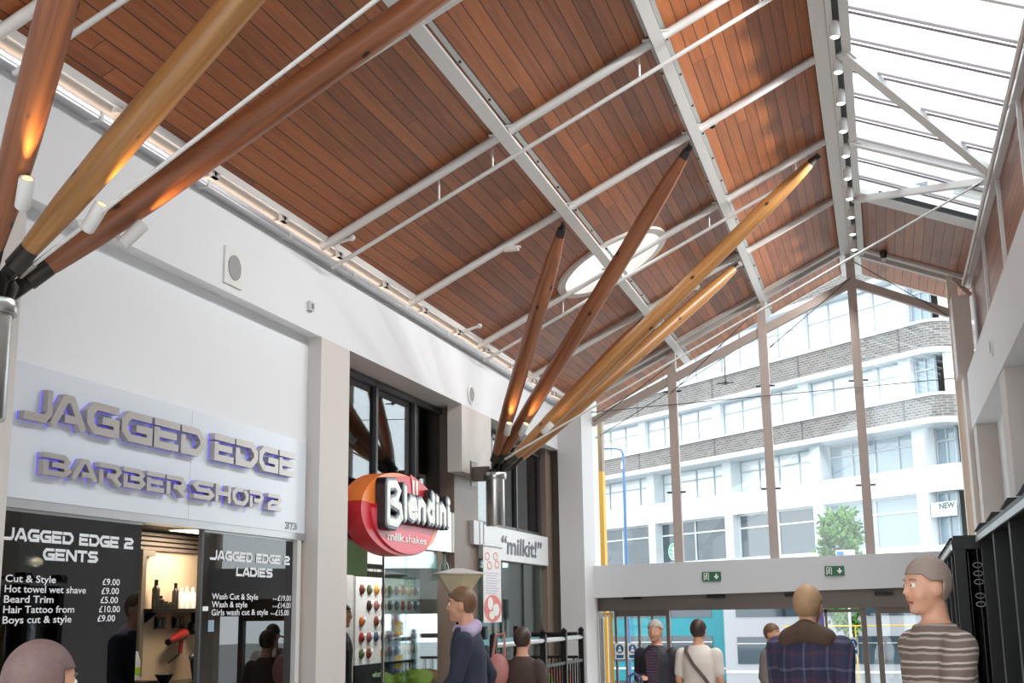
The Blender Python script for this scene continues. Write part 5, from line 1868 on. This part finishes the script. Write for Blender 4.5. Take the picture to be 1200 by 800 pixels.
def loft(mb, rings, n=24):
    """elliptical rings (cx, cy, cz, rx, ry)"""
    vs, fs = [], []
    for cx, cy, cz, rx, ry in rings:
        for k in range(n):
            t = 2 * math.pi * k / n
            vs.append((cx + rx * math.cos(t), cy + ry * math.sin(t), cz))
    for i in range(len(rings) - 1):
        for k in range(n):
            k2 = (k + 1) % n
            fs.append((i * n + k, i * n + k2, (i + 1) * n + k2, (i + 1) * n + k))
    fs.append(tuple(range(n))[::-1])
    fs.append(tuple((len(rings) - 1) * n + k for k in range(n)))
    return mb.add(vs, fs)


def limb(mb, pts, rads, n=14):
    mb.tube(pts, rads, n)
    for p, r in zip(pts, rads):
        mb.ball(p, r * .99, 12, 8)
    return mb


SKINS = {}


def person(loc, rz, height, lab, pose, top, legs_m, hair_m, skin=srgb(214, 160, 132), bulk=1.0, hair='short', coat_len=.78, collar=None, lean=0.0, head_tilt=0.0, short_sleeve=False, collar_r=1.0, stride=.16):
    """a standing or walking figure facing local -Y"""
    t = thing('person', lab, 'person', loc, R(rz))
    s = height / 1.75
    key = tuple(round(c, 3) for c in skin)
    if key not in SKINS:
        SKINS[key] = mat('skin_tone_%d' % len(SKINS), skin, .5, var=.02, scale=20)
    sk = SKINS[key]
    S = lambda p: Vector(p) * s

    def ly(z):   # forward lean of the upper body
        return -max(0, z - .95) * math.tan(R(lean))
    body = MB()
    tors = [(.90, .150, .105), (.96, .160, .112), (1.06, .145, .105), (1.18, .148, .105), (1.30, .156, .110), (1.39, .135, .092), (1.45, .095, .075), (1.49, .068, .060)]
    loft(body, [(0, ly(z) * s, z * s, rx * s * bulk, ry * s * bulk) for z, rx, ry in tors])
    hc = Vector((0, (ly(1.63) - .025) * s, 1.635 * s))
    limb(body, [S((0, ly(1.45) + .01, 1.45)), S((0, ly(1.56), 1.57))], [.062 * s, .054 * s])
    ht = R(head_tilt)
    Rh = Matrix.Rotation(ht, 3, 'X')

    def H(x, y, z):
        return hc + Rh @ (Vector((x, y, z)) * s)
    hd = MB()
    hd.ball((0, 0, .015), (.076, .094, .105), 22, 16)
    hd.ball((0, -.018, -.045), (.060, .070, .072), 18, 12)
    hd.ball((0, -.062, -.092), (.028, .024, .022), 12, 8)
    hd.tube([(0, -.086, .022), (0, -.103, -.020), (0, -.092, -.028)], [.009, .014, .011], 10)
    hd.ball((0, -.098, -.022), .0135, 10, 8)
    for sx in (-1, 1):
        hd.ball((sx * .077, .010, -.005), (.013, .024, .034), 10, 8)
        hd.ball((sx * .030, -.050, -.028), (.036, .036, .040), 16, 12)
    hd.v = [tuple(hc + Rh @ (Vector(p) * s)) for p in hd.v]
    body.add(hd.v, hd.f)
    # arms: pose gives elbow and wrist for right (-x) and left (+x)
    sleeves = MB()
    for sx, (el, wr) in zip((-1, 1), pose):
        sh_ = S((sx * .168 * bulk, ly(1.385) + .0, 1.385))
        el, wr = S(el), S(wr)
        limb(body, [sh_, el, wr], [.050 * s, .041 * s, .028 * s])
        if short_sleeve:
            limb(sleeves, [sh_, sh_.lerp(el, .75)], [.070 * s * bulk, .062 * s])
        else:
            limb(sleeves, [sh_, el, el.lerp(wr, .93)], [.073 * s * bulk, .060 * s, .045 * s])
        d = (wr - el).normalized()
        side = d.cross(Vector((0, 0, 1)))
        side = side.normalized() if side.length > .05 else Vector((0, -1, 0))
        if abs(d.z) > .8:
            side = Vector((0, 1, 0))
        nrm_ = d.cross(side).normalized()
        if nrm_.x * sx > 0:
            nrm_ = -nrm_
        palm = wr + d * .05 * s
        for k in (-1.5, -.5, .5, 1.5):
            limb(body, [wr + side * k * .010 * s, wr + d * .085 * s + side * k * .017 * s], [.016 * s, .012 * s], 8)
        for k, fl in zip((-1.5, -.5, .5, 1.5), (.060, .074, .078, .068)):
            b0 = wr + d * .085 * s + side * k * .019 * s
            b1 = b0 + d * fl * .5 * s + nrm_ * .010 * s
            b2 = b1 + (d * .55 + nrm_ * .8).normalized() * fl * .5 * s
            limb(body, [b0, b1, b2], [.0095 * s, .0088 * s, .0075 * s], 8)
        th0 = wr + d * .03 * s + side * .026 * s
        th1 = th0 + (d * .6 + side * .7 + nrm_ * .3).normalized() * .04 * s
        limb(body, [th0, th1, th1 + (d + nrm_ * .3).normalized() * .032 * s], [.013 * s, .011 * s, .009 * s], 8)
    trousers = MB()
    loft(trousers, [(0, 0, z * s, rx * s * bulk, ry * s * bulk) for z, rx, ry in ((.82, .15, .115), (.90, .165, .122), (1.00, .155, .115))])
    for sx in (-1, 1):
        dy = -stride * sx
        hip, kn, an = S((sx * .09, 0, .90)), S((sx * .095, dy * .55 - .02, .49)), S((sx * .095, dy + .01, .095))
        limb(body, [hip, kn, an], [.078 * s, .052 * s, .036 * s])
        limb(trousers, [hip, kn, an + Vector((0, 0, .02 * s))], [.092 * s * bulk, .070 * s, .060 * s])
        ft_ = MB()
        limb(ft_, [an + S((0, .03, -.045)), an + S((0, -.05, -.052)), an + S((0, -.15, -.060))], [.042 * s, .042 * s, .034 * s])
        ft_.box(tuple(an + S((-.042, -.18, -.096))), tuple(an + S((.042, .07, -.08))))
        fused(ft_, 'shoe', .012, mat('dark_shoe_leather', srgb(44, 40, 38), .5), t, 2)
    fused(body, 'body', .0085, sk, t, 5)
    fused(trousers, 'trousers', .014, legs_m, t, 4)
    jk = MB()
    jr = [(coat_len, .175, .128), (.96, .178, .130), (1.06, .165, .124), (1.18, .168, .126), (1.30, .182, .133), (1.39, .166, .116), (1.445, .118, .096), (1.485, .085, .078)]
    loft(jk, [(0, ly(z) * s, z * s, rx * s * bulk, ry * s * bulk) for z, rx, ry in jr])
    jk.add(sleeves.v, sleeves.f)
    fused(jk, 'jacket' if not short_sleeve else 'shirt', .013, top, t, 4)
    if collar is not None:
        cb_ = MB()
        limb(cb_, [S((-.11, ly(1.45) + .03, 1.44)), S((0, ly(1.47) + .065, 1.485)), S((.11, ly(1.45) + .03, 1.44))], [.05 * s * collar_r, .055 * s * collar_r, .05 * s * collar_r])
        limb(cb_, [S((-.11, ly(1.45) + .03, 1.44)), S((0, ly(1.47) - .06, 1.46)), S((.11, ly(1.45) + .03, 1.44))], [.045 * s, .045 * s, .045 * s])
        fused(cb_, 'collar', .014, collar, t, 3)
    # hair
    if hair_m is not None:
        hm = MB()
        if hair == 'short':
            hm.ball((0, .012, .028), (.083, .099, .104), 64, 48)
            keep = lambda p: p.z > .055 - 1.1 * (p.y + .05) * (1 if p.y > -.05 else 0) and p.z > -.075 and not (abs(p.x) > .06 and p.y < .03 and p.z < .03)
        elif hair == 'long':
            hm.ball((0, .018, .022), (.090, .104, .112), 64, 48)
            limb(hm, [(0, .05, -.02), (0, .07, -.12), (0, .06, -.19)], [.08, .075, .05], 14)
            keep = lambda p: p.z > .05 or p.y > -.02
        else:   # fringe round the back of a bald head
            hm.ball((0, .012, .0), (.083, .100, .09), 22, 14)
            keep = lambda p: p.z < .035 and p.y > -.02 and p.z > -.06
        b_ = bmesh.new()
        vv = [b_.verts.new(p) for p in hm.v]
        for f in hm.f:
            try:
                b_.faces.new([vv[i] for i in f])
            except ValueError:
                pass
        bmesh.ops.delete(b_, geom=[f for f in b_.faces if not keep(f.calc_center_median())], context='FACES')
        for v_ in b_.verts:
            v_.co = hc + Rh @ (v_.co * s)
        me = bpy.data.meshes.new('hair')
        b_.to_mesh(me)
        b_.free()
        me.materials.append(hair_m)
        o = bpy.data.objects.new('hair', me)
        COL.objects.link(o)
        o.parent = t
        sd = o.modifiers.new('t', 'SOLIDIFY')
        sd.thickness = .012
        sd.offset = 0
        me.polygons.foreach_set('use_smooth', [True] * len(me.polygons))
    # eyes, brows, mouth
    ew, ed, lp_ = mat('eye_white', srgb(232, 228, 222), .3), mat('eye_dark', srgb(52, 40, 32), .3), mat('lips', srgb(168, 96, 88), .5)
    for sx in (-1, 1):
        e = MB().ball(tuple(H(sx * .031, -.0775, .010)), .0125 * s, 12, 8).build('eye', ew, t, True)
        MB().ball(tuple(H(sx * .031, -.0868, .010)), .0050 * s, 10, 6).build('iris', ed, e, True)
        MB().tube([H(sx * .015, -.090, .031), H(sx * .032, -.088, .036), H(sx * .050, -.074, .031)], .0032 * s, 8).build('eyebrow', hair_m or ed, t, True)
    MB().tube([H(-.022, -.080, -.062), H(0, -.088, -.060), H(.022, -.080, -.062)], .005 * s, 8).build('mouth', lp_, t, True)
    return t, s


REST = [((-.235, .02, 1.13), (-.225, -.06, .90)), ((.235, .02, 1.13), (.225, -.06, .90))]
WALK = [((-.235, .10, 1.14), (-.225, .06, .92)), ((.235, -.08, 1.13), (.215, -.22, .98))]
CARRY = [((-.235, .03, 1.12), (-.10, -.20, 1.14)), ((.245, .03, 1.13), (.235, -.03, .88))]
DENIM = mat('dark_denim', srgb(50, 56, 74), .8)
BLKT = mat('black_trouser_cloth', srgb(40, 38, 40), .8)
BEIGET = mat('beige_trouser_cloth', srgb(176, 164, 146), .8)
GREYH = mat('grey_hair', srgb(176, 168, 160), .6, var=.15, scale=60)
DARKH = mat('dark_brown_hair', srgb(58, 44, 36), .5, var=.2, scale=60)
BROWNH = mat('brown_hair', srgb(112, 82, 58), .5, var=.2, scale=60)
STRIPE = stripes('brown_white_knit', 'Z', .060, [(0, srgb(116, 100, 92)), (.45, srgb(168, 156, 146)), (.62, srgb(104, 90, 84)), (.85, srgb(190, 178, 168))], .85, .02)
PLAID = stripes('navy_plaid_cloth', 'Z', .16, [(0, srgb(44, 48, 76)), (.45, srgb(78, 46, 66)), (.60, srgb(40, 44, 68)), (.90, srgb(100, 98, 122))], .8, .05, 'X', .13)
NAVY = mat('navy_coat_cloth', srgb(44, 48, 66), .85)
NAVY2 = mat('dark_navy_jacket_cloth', srgb(38, 38, 50), .6)
CREAMS = mat('cream_shirt_cloth', srgb(222, 214, 206), .8)
GREYJ = mat('grey_jacket_cloth', srgb(112, 106, 104), .8)
BROWNJ = mat('brown_coat_cloth', srgb(72, 58, 52), .85)
ROSE = mat('dusty_rose_cloth', srgb(172, 136, 132), .85, var=.12)

person((.20, 6.0, 0), -62, 1.80, 'person in a brown and pale striped knit walking left at the right edge', WALK, STRIPE, BLKT, mat('greying_hair', srgb(150, 132, 122), .6, var=.2, scale=60), bulk=1.08)
p, s = person((-.46, 8.0, 0), 165, 1.72, 'person in a navy plaid jacket with a brown collar seen from behind', WALK, PLAID, DENIM, mat('sandy_hair', srgb(176, 140, 104), .6, var=.2, scale=60), bulk=1.16, collar_r=1.5, collar=mat('brown_collar_cloth', srgb(84, 64, 50), .8))
p, s = person((-2.43, 14.0, fz(14)), -10, 1.67, 'person in a dark navy jacket and patterned top walking towards us with a cream bag', CARRY, NAVY2, BLKT, GREYH, bulk=1.12)
MB().prism([(-.06, 1.0), (.06, 1.0), (.08, 1.40), (.0, 1.46), (-.08, 1.40)], (0, -.150 * s, 0), Vector((s, 0, 0)), Vector((0, 0, s)), -PY, -.02, .012).build('patterned_top', stripes('speckled_top', 'Z', .03, [(0, srgb(64, 54, 74)), (.5, srgb(120, 84, 104)), (.7, srgb(52, 50, 70))], .8, .08), p)
bgm = thing('shopping_bag', 'cream shopping bag carried by the person in the dark navy jacket', 'bag', (-2.62, 13.66, fz(14) + .58), R(-10))
MB().prism([(-.17, 0), (.17, 0), (.20, .34), (.14, .40), (-.14, .40), (-.20, .34)], (0, 0, 0), PX, PZ, PY, -.07, .07).build('sack', mat('cream_canvas', srgb(214, 204, 188), .8, var=.08), bgm)
for y in (-.06, .06):
    MB().tube([(-.09, y, .38), (-.06, y * .6, .52), (0, y * .2, .56), (.06, y * .6, .52), (.09, y, .38)], .010, 8).build('handle', mat('blue_strap', srgb(70, 84, 130), .7), bgm, True)
p, s = person((-1.90, 13.5, fz(13.5)), 170, 1.66, 'person in a cream shirt seen from behind with a strap across the back', REST, CREAMS, BEIGET, DARKH, bulk=1.12, short_sleeve=True, head_tilt=-8)
st = MB()
pts = [(-.18, .10, 1.00), (-.10, .150, 1.14), (.02, .152, 1.28), (.11, .125, 1.42), (.13, .04, 1.475)]
for a, b in zip(pts, pts[1:]):
    st.beam(Vector(a) * s * 1.0, Vector(b) * s, .035, .008, (0, 1, .2))
st.build('bag_strap', mat('brown_strap', srgb(96, 84, 78), .6), p)
person((-1.33, 15.5, fz(15.5)), 70, 1.66, 'person in a grey jacket standing side-on by the right sliding door', REST, GREYJ, DENIM, BROWNH)
person((-2.92, 9.0, 0), -80, 1.77, 'person in a navy coat with a lilac scarf walking past the stone pier', WALK, NAVY, BLKT, BROWNH, coat_len=.62, collar=mat('lilac_scarf', srgb(176, 160, 190), .8), lean=4)
p, s = person((-3.10, 11.0, fz(11)), 175, 1.53, 'person in a brown coat with a pink bag in front of the railing', REST, BROWNJ, BLKT, DARKH, coat_len=.55)
pb = thing('shoulder_bag', 'pink shoulder bag beside the person in the brown coat', 'bag', (-3.30, 10.93, .98))
MB().ball((0, 0, .12), (.10, .07, .15), 16, 10).build('pouch', mat('pink_leather', srgb(190, 128, 122), .5), pb, True)
MB().tube([(-.05, 0, .24), (-.02, 0, .42), (.06, .0, .44), (.06, 0, .24)], .012, 8).build('strap', mat('pink_leather', srgb(190, 128, 122), .5), pb, True)
person((-2.16, 2.95, 0), 150, 1.525, 'person with rose-brown hair and a dusty rose top at the lower left corner', REST, ROSE, BLKT, mat('rose_brown_hair', srgb(112, 88, 84), .6, var=.25, scale=60), hair='long')
person((-5.0, 11.35, 0), 95, 1.70, 'person in a black T-shirt half hidden inside the milkshake shop', REST, BLACK, BLKT, DARKH, short_sleeve=True)
person((-4.68, 6.55, 0), 160, 1.62, 'person in black dimly seen behind the gents window', CARRY, BLKT, BLKT, DARKH)
